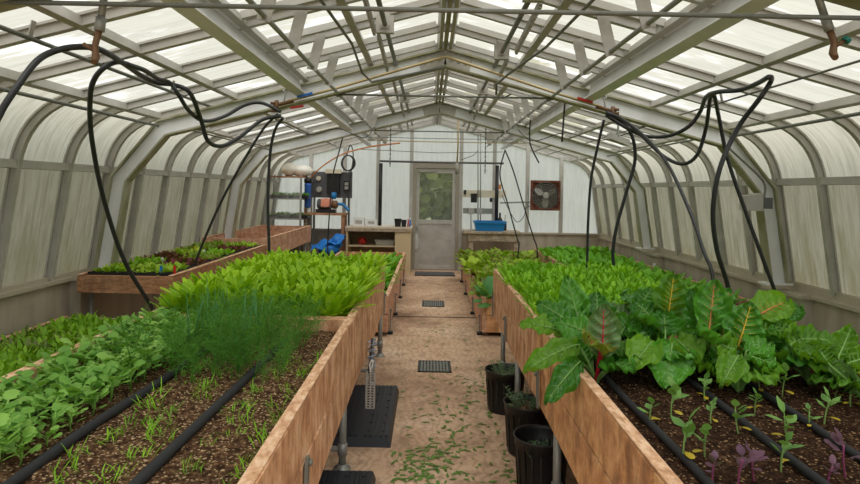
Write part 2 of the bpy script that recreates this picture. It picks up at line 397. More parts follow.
# portal frames (one I section, two legs, two knees, two rafters)
FO = [(3.22,.79),(3.085,1.68),(2.66,2.205),(0,2.925)]; FI = [(3.07,.79),(2.945,1.64),(2.585,2.075),(0,2.765)]
def portal(y):
    f = MB(); g = MB()
    for s in (-1,1):
        for i in range(3):
            q = [FO[i],FO[i+1],FI[i+1],FI[i]]
            f.hexa([(XC+s*r, y-.012, z) for r,z in q] + [(XC+s*r, y+.012, z) for r,z in q])
            for P, e in ((FO,-1),(FI,1)):
                a, b = P[i], P[i+1]
                g.bar((XC+s*a[0],y,a[1]),(XC+s*b[0],y,b[1]),.12,.016,(s*(b[1]-a[1])*-1, 0, (b[0]-a[0])*-1))
        f.box(*sorted((XC+s*3.00,XC+s*3.25)), y-.075,y+.075,.79,.805)
    o = obj('portal_frame', f, M['frame'], ceil); obj('flange', g, M['flange'], o)
    pl = MB()
    for s in (-1,1):
        pl.bar((XC,y-.02,2.842),(XC+s*.24,y-.02,2.842-.24*.262),.012,.12,(s*.262,0,.965))
        for d in (.06,.125,.19): pl.cbox((XC+s*d,y-.032,2.842-d*.262),.022,.014,.022)
    obj('gusset_plate', pl, M['steel'], o)
for y in (2.37, 5.8, 9.3): portal(y)
# ------------------------------------------------------------------ back gable
def gz(x): 
    r = abs(x-XC)
    if r <= EAVE[0]: return roof_z(r)
    P = PR[:12][::-1]
    for a, b in zip(P, P[1:]):
        if a[0] <= r <= b[0]: return a[1] + (b[1]-a[1])*(r-a[0])/max(b[0]-a[0],1e-6)
    return .79
posts = [-3.30,-2.52,-1.84,-1.17,-.5,.5,1.17,1.84,2.52,3.30]
for a, b in zip(posts, posts[1:]):
    z0 = 2.17 if a == -.5 else .79
    n = 12; rows = [[(XC+a+(b-a)*i/n, YB+.03, z) for i in range(n+1)] for z in (0,1)]
    rows = [[(p[0],p[1],z0) for p in rows[0]], [(p[0],p[1],max(gz(p[0]),z0+.005)) for p in rows[1]]]
    window(MB().strip(rows), M['g_gable'])
gp = MB()
for i, p in enumerate(posts[1:-1]):
    o = MB().box(XC+p-.035,XC+p+.035,YB-.05,YB+.02,0 if abs(p)<.6 else .79, gz(XC+p)-.03); struct('trim_%d' % (10+i), o, M['alu'])
gr = MB()
for s in (-1,1):
    sweep(gr, PR, YB-.03, YB+.05, .0, .075, s)
struct('trim_4', gr, M['alu'])
wb = MB().box(-3.2,XC-.53,YB-.02,YB+.14,0,.76); wb.box(XC+.53,3.44,YB-.02,YB+.14,0,.76); struct('wall_back', wb, M['apron'])
sb = MB().box(-3.2,XC-.53,YB-.06,YB+.1,.76,.795); sb.box(XC+.53,3.44,YB-.06,YB+.1,.76,.795); struct('trim_5', sb, M['sill'])
# door
dr = bpy.data.objects.new('door_1', None); col.objects.link(dr); dr['kind'] = 'structure'; dr.location = (XC,YB,0); ORG['door_1'] = Vector((XC,YB,0))
f = MB(); f.box(XC-.462,XC-.40,YB-.06,YB+.06,0,2.05); f.box(XC+.40,XC+.462,YB-.06,YB+.06,0,2.05); f.box(XC-.462,XC+.462,YB-.06,YB+.06,2.05,2.175); f.box(XC-.40,XC+.40,YB-.05,YB+.05,0,.03)
obj('door_frame', f, M['doorframe'], dr)
lf = MB(); lf.box(XC-.395,XC-.33,YB-.035,YB+.01,.03,2.045); lf.box(XC+.33,XC+.395,YB-.035,YB+.01,.03,2.045); lf.box(XC-.33,XC+.33,YB-.035,YB+.01,1.95,2.045); lf.box(XC-.33,XC+.33,YB-.035,YB+.01,.93,1.01); lf.box(XC-.33,XC+.33,YB-.035,YB+.01,.03,.10)
lo = obj('door_leaf', lf, M['alu'], dr)
obj('kick_panel', MB().box(XC-.33,XC+.33,YB-.02,YB,.10,.93), M['doorpanel'], dr)
obj('pane', MB().box(XC-.33,XC+.33,YB-.012,YB-.008,1.01,1.95), M['g_door'], dr)
cl = MB().box(XC-.36,XC-.06,YB-.085,YB-.036,1.965,2.0); cl.bar((XC-.06,YB-.06,1.98),(XC+.03,YB-.05,2.02),.012,.012); obj('door_closer', cl, M['grey'], dr)
hd = MB().tube([(XC-.36,YB-.04,.90),(XC-.36,YB-.08,.90),(XC-.36,YB-.08,.80),(XC-.36,YB-.04,.80)],.009); obj('door_handle', hd, M['galv'], dr)
# outside: ground and trees seen through the door pane and the glass
struct('ground', MB().box(-60,60,-40,80,-.4,-.13), M['lawn'])
def tree(x, y, h, w, label):
    r = random.Random(int(x*10)+int(y)); t_ = thing('tree', label, 'tree', (x,y,-.13), 'trees outside the greenhouse')
    obj('trunk', MB().tube([(x,y,-.13),(x+.1,y,h*.3),(x,y+.1,h*.55)], .2, rr=[.22,.17,.1]), M['bark'], t_)
    c = MB()
    for _ in range(1600):
        a, e, q = r.uniform(0,2*PI), r.uniform(-1.4,1.5), r.uniform(.6,1)
        p = Vector((x+w*q*math.cos(e)*math.cos(a), y+w*q*math.cos(e)*math.sin(a), h*.5+h*.47*q*math.sin(e)))
        d = Vector((r.uniform(-1,1),r.uniform(-1,1),r.uniform(-.6,.6))).normalized()*.24; u = d.cross(Vector((r.uniform(-1,1),r.uniform(-1,1),r.uniform(-1,1)))).normalized()*.18
        c.strip([[p-d-u*.4,p-d+u*.4],[p-u,p+u],[p+d-u*.3,p+d+u*.3]])
    for i in range(5):
        c.blob((x+r.uniform(-.4,.4)*w,y+r.uniform(-.3,.3)*w,h*r.uniform(.28,.75)), w*.6,w*.5,h*.24, jit=.04, rnd=r)
    obj('foliage', c, M['l_tree'], t_)
for q, (x, y, h, w, lb) in enumerate(((-1.6,19,5.2,2.0,'round green tree outside, on the left of the door window'),(2.9,20,6.0,2.2,'tall green tree outside, on the right of the door window'),(.4,26,5.6,3.4,'pale distant tree outside, in the middle of the door window'))):
    tree(x, y, h, w, lb)
# ------------------------------------------------------------------ light and camera
w = bpy.data.worlds.new('overcast sky'); scn.world = w; w.use_nodes = True; nt = w.node_tree
bg = nt.nodes['Background']; tc = nt.nodes.new('ShaderNodeTexCoord'); sx = nt.nodes.new('ShaderNodeSeparateXYZ'); cr = nt.nodes.new('ShaderNodeValToRGB')
nt.links.new(tc.outputs['Generated'], sx.inputs[0]); nt.links.new(sx.outputs[2], cr.inputs[0]); nt.links.new(cr.outputs[0], bg.inputs[0])
cr.color_ramp.elements[0].color = (.80,.86,.93,1); cr.color_ramp.elements[1].color = (1,1,.98,1); cr.color_ramp.elements[1].position = .7
bg.inputs[1].default_value = .85
sun = bpy.data.lights.new('sun', 'SUN'); sun.energy = 4.1; sun.angle = 1.0; so = bpy.data.objects.new('sun', sun); col.objects.link(so); so.rotation_euler = (math.radians(34), math.radians(8), 0)
cam = bpy.data.cameras.new('camera'); co = bpy.data.objects.new('camera', cam); col.objects.link(co)
cam.sensor_width = 36; cam.lens = 36*F/860; cam.shift_y = -52/860; cam.clip_start = .05; cam.clip_end = 300
co.matrix_world = Matrix.Translation((0,0,CAMH)) @ Matrix.Rotation(math.radians(90),4,'X') @ Matrix.Rotation(TH,4,'Z')
scn.camera = co
scn.view_settings.view_transform = 'Standard'; scn.view_settings.look = 'None'; scn.view_settings.gamma = 1; scn.view_settings.use_curve_mapping = False
scn.view_settings.exposure = .42
# ------------------------------------------------------------------ raised beds
def raised_bed(label, x0, x1, y0, y1, zb, zt, soil_z, mat, mat_end=None, th=.045, boards=2, legs=None, stakes=None, feet=False, group='raised beds', soil=True, soilm='soil'):
    b = thing('raised_bed', label, 'planter', (x0, y0, 0), group); me = mat_end or mat
    def board(name, ax, c0, c1, lo, hi, m, top=True):   # plank wall with its cut top edge
        mb = MB(); hgt = (hi-lo)/boards; r = R
        for k in range(boards):
            a = lo + k*hgt + (.003 if k else 0); n = 6
            for i in range(n):                          # slightly wavy sawn plank
                p, q = i/n, (i+1)/n; j0, j1 = .004*math.sin(7*p+k*2+c0*3), .004*math.sin(7*q+k*2+c0*3)
                if ax == 'y':
                    Y0, Y1 = y0+(y1-y0)*p, y0+(y1-y0)*q
                    mb.hexa([(c0+j0,Y0,a),(c1+j0,Y0,a),(c1+j1,Y1,a),(c0+j1,Y1,a),(c0+j0,Y0,a+hgt-.003+j0),(c1+j0,Y0,a+hgt-.003+j0),(c1+j1,Y1,a+hgt-.003+j1),(c0+j1,Y1,a+hgt-.003+j1)])
                else:
                    X0, X1 = x0+th+(x1-x0-2*th)*p, x0+th+(x1-x0-2*th)*q
                    mb.hexa([(X0,c0,a),(X1,c0,a),(X1,c1,a),(X0,c1,a),(X0,c0,a+hgt-.003),(X1,c0,a+hgt-.003),(X1,c1,a+hgt-.003),(X0,c1,a+hgt-.003)])
        o = obj(name, mb, m, b)
        if ax == 'y' and top: obj('top_edge', MB().box(c0+.002,c1-.002,y0,y1,hi+.004,hi+.010), M['wood_top'], o)
        return o
    board('side_board','y',x0,x0+th,zb,zt,mat); board('side_board','y',x1-th,x1,zb,zt,mat)
    board('end_board','x',y0,y0+th,zb,zt,me); board('end_board','x',y1-th,y1,zb,zt,me)
    if soil:
        nx, ny = int((x1-x0)/.05), int((y1-y0)/.05); rows = []
        for j in range(ny+1):
            rows.append([(x0+th*.8+(x1-x0-1.6*th)*i/nx, y0+th*.8+(y1-y0-1.6*th)*j/ny, soil_z+R.uniform(-.009,.009)) for i in range(nx+1)])
        s = MB().strip(rows); obj('soil', s, M[soilm], b)
    bt = MB().box(x0+.01,x1-.01,y0+.01,y1-.01,zb+.0,zb+.02); obj('bottom', bt, M['wood_brown'], b)
    if legs:
        for x, y in legs:
            l = MB().tube([(x,y,.004),(x,y,zb)],.021,10); l.lathe((x,y,0),[(.05,0),(.05,.008),(.028,.012),(.028,.03)],14); l.tube([(x,y,.08),(x,y,.15)],.028,10)
            o = obj('leg', l, M['galv'], b)
        xs = sorted({x for x,_ in legs})
        for y in sorted({y for _,y in legs}): obj('cross_rail', MB().tube([(xs[0],y,.115),(xs[-1],y,.115)],.016,10), M['galv'], b)
    for (x, y, za, zc, sd) in (stakes or ()):
        p = MB().bar((x,y,za),(x,y+.02,zc),.012,.035,(0,1,0)); p.tube([(x+sd*.004,y+.02,zc-.02),(x+sd*.018,y+.02,zc-.02)],.012,8); o = obj('stake', p, M['galv_dark'], b)
        if za < .1: obj('foot_cap', MB().box(x-.03,x+.03,y-.035,y+.035,.0,.03), M['black'], o)
    return b
SZ = .785
A = raised_bed('long cedar raised bed nearest on the aisle\'s left, bare soil, dill and two thick hoses', -1.64,-.43,1.18,3.62,.42,.85,SZ,M['wood'],legs=[(-.475,1.5),(-1.58,1.5),(-.475,3.56),(-1.58,3.56)],stakes=[(-.415,2.17,.42,.66,1)])
B = raised_bed('cedar raised bed filled edge to edge with bright green leaf rosettes', -1.64,-.43,3.64,6.08,.42,.85,SZ,M['wood'],legs=[(-.455,5.1),(-1.58,5.1),(-.455,5.98),(-1.58,5.98)],stakes=[(-.415,5.9,.42,.62,1)])
L = raised_bed('low pale raised bed on black feet, behind the bright green rosettes left of the aisle', -1.64,-.43,6.75,11.5,.05,.44,.37,M['wood_pink'],M['wood_orange'],stakes=[(-.415,6.9,.02,.28,1),(-.415,7.95,.02,.28,1),(-.415,9.2,.02,.28,1),(-.415,10.4,.02,.28,1)])
C_ = raised_bed('low bed of mixed seedlings along the left glass, before the brown plank box', -3.10,-2.2,1.6,5.28,.0,.47,.42,M['wood_grey'])
D = raised_bed('brown plank box of lettuce plugs against the left glass wall', -3.03,-2.2,5.35,8.38,.67,.82,.775,M['wood_brown'],M['wood_brown'],boards=1,legs=[(-2.26,5.6),(-3.04,5.6),(-2.26,8.1),(-3.04,8.1)])
E = raised_bed('empty pinkish crate bed in the far left corner below the shelving', -3.10,-2.2,8.45,11.55,.62,.90,.70,M['wood_pink'],M['wood_pink'],boards=1,legs=[(-2.26,8.7),(-3.04,8.7),(-2.26,11.3),(-3.04,11.3)],soil=False)
for y in (8.52, 9.5, 10.5, 11.48):
    for x in (-2.27, -3.03): obj('post', MB().box(x-.03,x+.03,y-.03,y+.03,.62,.905), M['wood_pink'], E)
obj('divider', MB().box(-3.05,-2.25,9.98,10.02,.62,.87), M['wood_pink'], E)
R1 = raised_bed('orange plank raised bed nearest on the aisle\'s right, with kale seedlings and big chard', .63,1.85,1.1,3.54,.42,.85,SZ,M['wood_orange'],legs=[(.665,1.4),(1.8,1.4),(.665,3.12),(1.8,3.12)],stakes=[(.615,3.42,.42,.62,-1)],soilm='soil_dark')
R2 = raised_bed('plank raised bed right of the aisle, full of fine salad greens behind the chard', .63,1.85,3.56,5.98,.42,.85,SZ,M['wood'],legs=[(.645,4.38),(1.8,4.38),(.655,5.35),(1.8,5.35)],stakes=[(.615,4.9,.42,.62,-1),(.615,5.88,.42,.63,-1)])
RL = raised_bed('low raised bed of red tinged lettuces on the aisle\'s right, by the door', .60,1.85,6.85,11.4,.05,.42,.39,M['wood_pink'],M['wood_orange'],stakes=[(.585,6.95,.02,.22,-1),(.585,8.1,.02,.22,-1),(.585,9.6,.02,.22,-1),(.585,10.9,.02,.22,-1)])
obj('cross_board', MB().box(.66,1.80,10.2,10.25,.36,.425), M['wood_pink'], RL)
RN = raised_bed('low bed of yellow green salad along the right wall', 1.95,3.28,1.3,5.95,.0,.45,.42,M['wood_grey'])
RO = raised_bed('pinkish plank bed of round spinach in the far right corner', 1.95,3.28,6.0,11.5,.0,.545,.48,M['wood_pink'],M['wood_pink'])
# ------------------------------------------------------------------ leaves and plants
SH = {'midge': [.3,1,1,.4], 'spoon': [.22,.26,.4,.75,1,.92,.45], 'oval': [.3,.75,1,.98,.8,.5,.1], 'round': [.15,.6,.95,1,1,.85,.4], 'lance': [.3,.55,.8,1,.85,.55,.08], 'wide': [.3,.75,1,1,.95,.75,.25], 'lobedr': [.25,.85,.7,1,.8,.9,.35], 'lobed': [.2,.35,.8,.6,1,.7,.3]}
def leaf(mb, root, az, p0, p1, L, W, shape, fold=.25, m=0, wob=0, rnd=R, twist=0, stalk=0, sw=.004):
    ws = SH[shape]; n = len(ws); rows = []; p = Vector(root); ca, sa = math.cos(az), math.sin(az)
    if stalk:
        d = Vector((ca*math.cos(p0), sa*math.cos(p0), math.sin(p0))); side = Vector((-sa, ca, 0))
        mb.strip([[p-side*sw, p+side*sw],[p+d*stalk-side*sw, p+d*stalk+side*sw]], m); p = p + d*stalk
    for i in range(n):
        t = i/(n-1); pt = p0+(p1-p0)*t; d = Vector((ca*math.cos(pt), sa*math.cos(pt), math.sin(pt)))
        side = Vector((-sa, ca, 0)); up = side.cross(d)*-1 if False else d.cross(side)*-1
        h = W/2*ws[i]; j = rnd.uniform(-wob,wob)*L if wob else 0; k = rnd.uniform(-wob,wob)*L if wob else 0
        a = fold; lft = p - side*(h*math.cos(a)) + up*(h*math.sin(a)+j); rgt = p + side*(h*math.cos(a)) + up*(h*math.sin(a)+k)
        rows.append([lft, p.copy(), rgt]); p = p + d*(L/(n-1))
    mb.strip(rows, m)
def rosette(seed, n, L, W, shape, e=(1.3,.5), bend=.8, wob=.03, core=.01, fold=.25, stalk=0):
    r = random.Random(seed); mb = MB()
    for i in range(n):
        t = i/max(n-1,1); az = i*2.4 + r.uniform(-.3,.3); p0 = e[0]+(e[1]-e[0])*t + r.uniform(-.12,.12); l = L*(.62+.38*math.sin(PI*(.25+.6*t)))*r.uniform(.85,1.12)
        leaf(mb, (core*math.cos(az), core*math.sin(az), 0), az, p0, p0-bend*r.uniform(.6,1.2), l, W*r.uniform(.85,1.15), shape, fold, 0, wob, r, stalk=stalk*r.uniform(.8,1.2), sw=W*.08)
    return mb
def seedling(seed, h, n, L, W, shape, spread=.5, bend=.5, lift=.9):
    r = random.Random(seed); mb = MB(); mb.tube([(0,0,0),(.006,0,h*.5),(.003,.004,h*.9)], .003, 4)
    for i in range(n):
        az = i*2.2+r.uniform(-.4,.4); z = h*(.35+.65*i/n)
        leaf(mb, (0,0,z), az, lift+r.uniform(-.25,.25), lift-bend+r.uniform(-.3,.3), L*r.uniform(.75,1.15), W*r.uniform(.8,1.15), shape, .18, 0, .03, r, stalk=spread*L*r.uniform(.6,1.1), sw=.0025)
    return mb
def meshes(fn, n, name, mats): return [fn(i).mesh(name, mats) for i in range(n)]
def plant_field(name, ms, spots, label, cat, group, smin=.85, smax=1.15):
    for i, (x, y, z) in enumerate(spots):
        lb = label(x, y) if callable(label) else label
        o = bpy.data.objects.new(name, R.choice(ms)); col.objects.link(o)
        o.location = (x, y, z); o.rotation_euler = (R.uniform(-.08,.08), R.uniform(-.08,.08), R.uniform(0, 2*PI)); s = R.uniform(smin, smax); o.scale = (s, s, s*R.uniform(.9,1.12))
        tag(o, lb, cat, group)
def grid(x0, x1, y0, y1, dx, dy, z, jit=.3, skip=None):
    out = []; nx = max(1, round((x1-x0)/dx)); ny = max(1, round((y1-y0)/dy))
    for j in range(ny):
        for i in range(nx):
            x = x0+(i+.5+(.25 if j%2 else -.25))*(x1-x0)/nx + R.uniform(-jit,jit)*dx; y = y0+(j+.5)*(y1-y0)/ny + R.uniform(-jit,jit)*dy
            x = min(max(x, x0), x1); y = min(max(y,y0),y1)
            if skip and skip(x, y): continue
            out.append((x, y, z))
    return out
# bright rosettes in the second left bed
ms = meshes(lambda i: rosette(100+i, 28, .23, .042, 'spoon', (1.5,.7), .75, .02, fold=.15), 6, 'tatsoi_plant', M['l_bright'])
plant_field('tatsoi_plant', ms, grid(-1.56,-.5,3.74,6.0,.112,.114,SZ-.005), 'bright green spoon leaved rosette packed in the bed behind the dill', 'salad plant', 'bright green rosettes left of the aisle')
ms = meshes(lambda i: rosette(140+i, 12, .20, .085, 'wide', (1.3,.3), .9, .03), 4, 'collard_plant', M['l_spin'])
plant_field('leafy_plant', ms, grid(-1.1,-.5,6.85,10.9,.26,.24,.365), 'mid green leafy plant in the low bed behind the bright rosettes', 'salad plant', 'leafy plants in the low left bed')
# seedlings, left
ms = meshes(lambda i: seedling(200+i, .07, 9, .036, .037, 'lobedr', .9, .5, .7), 6, 'radish_seedling', M['l_blue'])
hose_x = lambda y: -1.12
plant_field('radish_seedling', ms, grid(-1.60,-1.17,1.72,3.6,.062,.064,SZ-.005), 'soft green round leaved seedling between the thick hose and the bed\'s outer edge', 'seedling', 'round leaved seedlings in the nearest left bed', .75, 1.4)
ms2 = meshes(lambda i: rosette(220+i, 12, .105, .036, 'oval', (1.35,.35), .7, .03, stalk=.02), 5, 'mustard_seedling', M['l_mustard'])
ms3 = meshes(lambda i: rosette(230+i, 11, .10, .038, 'oval', (1.25,.3), .7, .03, stalk=.02), 4, 'purple_mustard_seedling', M['l_dark'])
def two(sp):
    a, b = [], []
    for p in sp: (b if (math.sin(p[1]*3.1+p[0]*2)+R.uniform(-.6,.6)) > .75 else a).append(p)
    return a, b
a, b = two(grid(-3.04,-2.25,3.0,5.22,.09,.088,.415))
plant_field('mustard_seedling', ms2, a, 'small mid green seedling in the low bed along the left glass', 'seedling', 'green seedlings along the left glass', .85, 1.2)
plant_field('purple_mustard_seedling', ms3, b, 'small seedling with dull purple tinged leaves in the low bed along the left glass', 'seedling', 'purple tinged seedlings along the left glass', .85, 1.2)
# dill, scallions and sprouts in bed A
def dill(seed, h):
    r = random.Random(seed); mb = MB(); nst = 5
    def frond(p, d, L, lvl):
        u = d.cross(Vector((r.uniform(-1,1),r.uniform(-1,1),r.uniform(-.4,.4)))).normalized(); w = .0009 if lvl else .0018; q = p+d*L
        mb.strip([[p-u*w,p+u*w],[q-u*w*.4,q+u*w*.4]])
        if lvl < 2:
            for i in range(9 if lvl == 0 else 6):
                t = .2+.8*i/(9 if lvl==0 else 6); e = (d*.45 + Vector((r.uniform(-1,1),r.uniform(-1,1),r.uniform(-.4,.6)))*1.0).normalized(); frond(p+d*(L*t), e, L*(.36 if lvl==0 else .42)*(1.15-.6*t), lvl+1)
    for i in range(nst):
        d = Vector((r.uniform(-.3,.3), r.uniform(-.3,.3), 1)).normalized(); frond(Vector((r.uniform(-.02,.02),r.uniform(-.02,.02),0)), d, h*r.uniform(.75,1), 0)
    return mb
ms = meshes(lambda i: dill(300+i, .27), 6, 'dill_plant', M['l_dill'])
plant_field('dill_plant', ms, grid(-1.2,-.62,2.55,3.55,.10,.10,SZ-.005), 'feathery dark green dill plant in the thicket at the back of the nearest left bed', 'herb', 'dill thicket', .6, 1.25)
def scallion(seed):
    r = random.Random(seed); mb = MB()
    for i in range(5):
        a = r.uniform(0,2*PI); q = r.uniform(.015,.07); h = r.uniform(.22,.32)
        mb.tube([(0,0,0),(q*.4*math.cos(a),q*.4*math.sin(a),h*.5),(q*math.cos(a),q*math.sin(a),h)], .004, 5, rr=[.004,.0045,.0012])
    return mb
ms = meshes(lambda i: scallion(330+i), 4, 'scallion', M['l_scal'])
plant_field('scallion', ms, [(-1.08+R.uniform(-.05,.05), 2.9+.12*i, SZ-.005) for i in range(5)]+[(-.85+R.uniform(-.1,.1), 2.75+.14*i, SZ-.005) for i in range(5)], 'blue green tubular scallion standing among the feathery dill', 'herb', 'scallions among the dill', .8, 1.1)
def sprout(seed, n=16, L=.05):
    r = random.Random(seed); mb = MB()
    for i in range(n):
        a = r.uniform(0,2*PI); leaf(mb, (r.uniform(-.035,.035), r.uniform(-.035,.035), 0), a, r.uniform(.5,1.4), r.uniform(-.1,.8), L*r.uniform(.5,1.2), .0035, 'lance', .1, 0, 0, r)
    return mb
ms = meshes(lambda i: sprout(340+i), 5, 'carrot_sprout', M['l_fine'])
for xx, nm in ((-1.02,'beside the left thick hose'),(-.89,'between the two thick hoses'),(-.66,'between the right thick hose and the aisle board'),(-.53,'along the inside of the aisle board')):
    plant_field('carrot_sprout', ms, [(xx+R.uniform(-.035,.035), 1.55+.1*i+R.uniform(-.04,.04), SZ-.004) for i in range(16)], 'tiny grassy sprout in bare soil '+nm, 'seedling', 'sprouts '+nm, .7, 1.25)
# right side greens
ms = meshes(lambda i: rosette(400+i, 22, .15, .03, 'spoon', (1.5,.8), .55, .02, stalk=.03), 6, 'salad_plant', M['l_fine'])
plant_field('arugula_plant', ms, grid(.69,1.80,3.75,5.9,.118,.118,SZ-.005), 'fine bright salad plant in the right hand bed behind the chard', 'salad plant', 'fine greens behind the chard', .8, 1.1)
ms = meshes(lambda i: rosette(410+i, 20, .12, .026, 'spoon', (1.5,.7), .55, .02, stalk=.02), 6, 'loose_leaf_plant', M['l_arug'])
plant_field('mizuna_plant', ms, grid(2.0,3.2,2.9,5.9,.125,.125,.415), 'yellow green salad plant in the low bed by the right wall', 'salad plant', 'yellow green salad by the right wall', .8, 1.1)
ms = meshes(lambda i: rosette(420+i, 12, .19, .10, 'wide', (1.3,.35), .9, .035, stalk=.03), 6, 'spinach_plant', M['l_spin'])
plant_field('spinach_plant', ms, grid(2.02,3.08,6.1,11.4,.205,.205,.475), 'round leaved spinach plant in the far right corner bed', 'salad plant', 'spinach in the far right bed', .85, 1.15)
mr = meshes(lambda i: rosette(430+i, 16, .24, .15, 'wide', (1.35,.2), .8, .06, fold=.1), 5, 'red_lettuce', M['l_redlet'])
mg = meshes(lambda i: rosette(440+i, 16, .23, .13, 'wide', (1.35,.2), .8, .06, fold=.1), 4, 'green_lettuce', M['l_greenlet'])
sp = grid(.66,1.78,7.15,11.3,.23,.23,.385); pick = [R.random() < .74 for _ in sp]
plant_field('red_lettuce', mr, [p for p, k in zip(sp,pick) if k], 'red tinged loose lettuce head in the low bed by the door', 'lettuce', 'red tinged lettuces by the door')
plant_field('green_lettuce', mg, [p for p, k in zip(sp,pick) if not k], 'lime green lettuce head among the red tinged ones by the door', 'lettuce', 'lime lettuces by the door')
mc = meshes(lambda i: rosette(450+i, 14, .22, .13, 'round', (1.3,.1), .9, .04, fold=.2, stalk=.05), 2, 'collard_plant', M['l_collard'])
for i, (x, y, lb) in enumerate(((.72,6.98,'broad blue green collard leaning over the low bed corner into the aisle'),(1.2,7.0,'broad blue green collard half hidden behind the raised bed corner'))):
    plant_field('collard_plant', [mc[i]], [(x,y,.355)], lb, 'leafy plant', None, 1, 1.1)
# plug trays in box D
def tray(mb, x0, x1, y0, y1, z):
    mb.box(x0,x1,y0,y1,z,z+.012)
    for i in range(5): x = x0+(x1-x0)*i/4; mb.box(x-.004,x+.004,y0,y1,z+.012,z+.05)
    for j in range(9): y = y0+(y1-y0)*j/8; mb.box(x0,x1,y-.004,y+.004,z+.012,z+.05)
k = 0
D_SETS = [('l_greenlet','lime green'),('l_arug','yellow green'),('l_redonly','dark red'),('l_redlet','bronze'),('l_mustard','mid green')]
PLUG = {key: meshes(lambda i: rosette(500+i+len(key), 9, .085, .05, 'wide', (1.35,.35), .7, .05), 3, 'lettuce_plug', M[key]) for key, _ in D_SETS}
rows = ['first','second','third','fourth','fifth','sixth']
for j in range(6):
    for i in range(2):
        x0 = -2.975+i*.37; y0 = 5.42+j*.485; tb = MB(); tray(tb, x0, x0+.355, y0, y0+.46, .79)
        key, cn = D_SETS[[0,0,1,2,2,3,0,4,3,2,3,0][k]]; k += 1
        solo('plug_tray', tb, M['black'], 'tray of %s lettuce plugs, %s row in brown box, %s' % (cn, rows[j], 'by the glass' if i == 0 else 'away from the glass'), 'seed tray', (x0, y0, .79), 'plug trays in the brown box')
        sp = grid(x0+.03,x0+.325,y0+.03,y0+.43,.085,.085,.815, .15)
        plant_field('lettuce_plug', PLUG[key], sp, '%s lettuce plug in the %s tray row, %s' % (cn, rows[j], 'by the glass' if i == 0 else 'away from the glass'), 'lettuce', '%s lettuce plugs, %s tray row %s' % (cn, rows[j], 'by the glass' if i == 0 else 'away from the glass'))
for i, (x, y, c, nm) in enumerate(((-2.35,5.45,'bluepl','blue'),(-2.24,5.47,'red','red'),(-2.62,6.1,'white','white'),(-2.9,6.6,'white','white'),(-2.5,6.9,'white','white'),(-2.75,7.3,'yellow','yellow'))):
    solo('plant_tag', MB().box(x-.012,x+.012,y-.001,y+.001,.80,.90), M[c], nm+' plastic plant tag stuck in the trays' + (' at the front of the brown box' if y < 5.6 else ', %s row' % rows[int((y-5.42)/.485)]), 'plant tag', (x,y,.80))
# ------------------------------------------------------------------ chard: every leaf has a blade and a stalk
def chard_leaf(par, root, base, tip, W, mat, smat, face=(0,-1,.35), droop=.1, seed=0, puck=.026, round_=False):
    r = random.Random(seed); root, base, tip = Vector(root), Vector(base), Vector(tip); ax = tip-base; L = ax.length; d = ax.normalized()
    nrm = Vector(face); nrm = (nrm - d*nrm.dot(d)).normalized(); side = d.cross(nrm).normalized()
    NL, NW = 22, 12; rows = []; mid = []; ph = r.uniform(0,6)
    for i in range(NL+1):
        t = i/NL; c = base + ax*t + nrm*(-droop*L*(t*t*1.1-t*.4)); mid.append(c)
        if round_: w = math.sin(PI*min(1,(t*.94+.05)))**.62
        else: w = (math.sin(PI*(t*.95+.03)**.8))**.75
        w = max(w, .03)*W/2*(1+.06*math.sin(9*t+ph)); row = []
        for k in range(NW+1):
            s_ = (k-NW/2)/(NW/2)
            vein = math.sin(t*34 - abs(s_)*8 + (.6 if s_>0 else 0)+ph)         # puckers between the side veins
            edge = abs(s_)**3*math.sin(t*17+ph+s_*2)*.4
            h = puck*(vein*(abs(s_)**.5)*(1-abs(s_)**4)+edge*1.3) + .20*W*abs(s_)**1.6*(.6+.4*math.sin(ph)) + r.uniform(-1,1)*puck*.18
            row.append(c + side*(s_*w) + nrm*(h+puck*.5*math.sin(s_*9+t*5+ph)*abs(s_)))
        rows.append(row)
    o = obj('leaf', MB().strip(rows), mat, par)
    st = curve([root, root.lerp(base,.55)+Vector((0,0,.012)), base],5)[:-1]; n0 = len(st); pts = st + [m_ + nrm*.004 for m_ in mid[:-2]]
    rr = [.008-.0025*i/n0 for i in range(n0)] + [.0036*(1-i/len(mid))+.0008 for i in range(len(mid)-2)]
    s = MB().tube(pts, .006, 6, rr=rr)
    for i in range(2, NL-2, 2):                                                # side veins
        for sd in (0, NW):
            a = rows[i][NW//2]; b = rows[min(i+2,NL)][NW//2+(3 if sd else -3)]; q = rows[min(i+1,NL)][NW//2+(1 if sd else -1)]
            s.tube([a+nrm*.003,q+nrm*.0025,b+nrm*.001], .0015, 4, rr=[.0013,.001,.0004], cap=False)
    obj('stalk', s, smat, o, label={'yellow stalk':'yellow stalk and midrib','red stalk':'red stalk and midrib','orange stalk':'orange stalk and midrib'}.get(smat.name))
    return o
def chard(label, x, y, leaves, group=None):
    return thing('chard_plant', label, 'chard', (x,y,SZ), group)
ci = 0
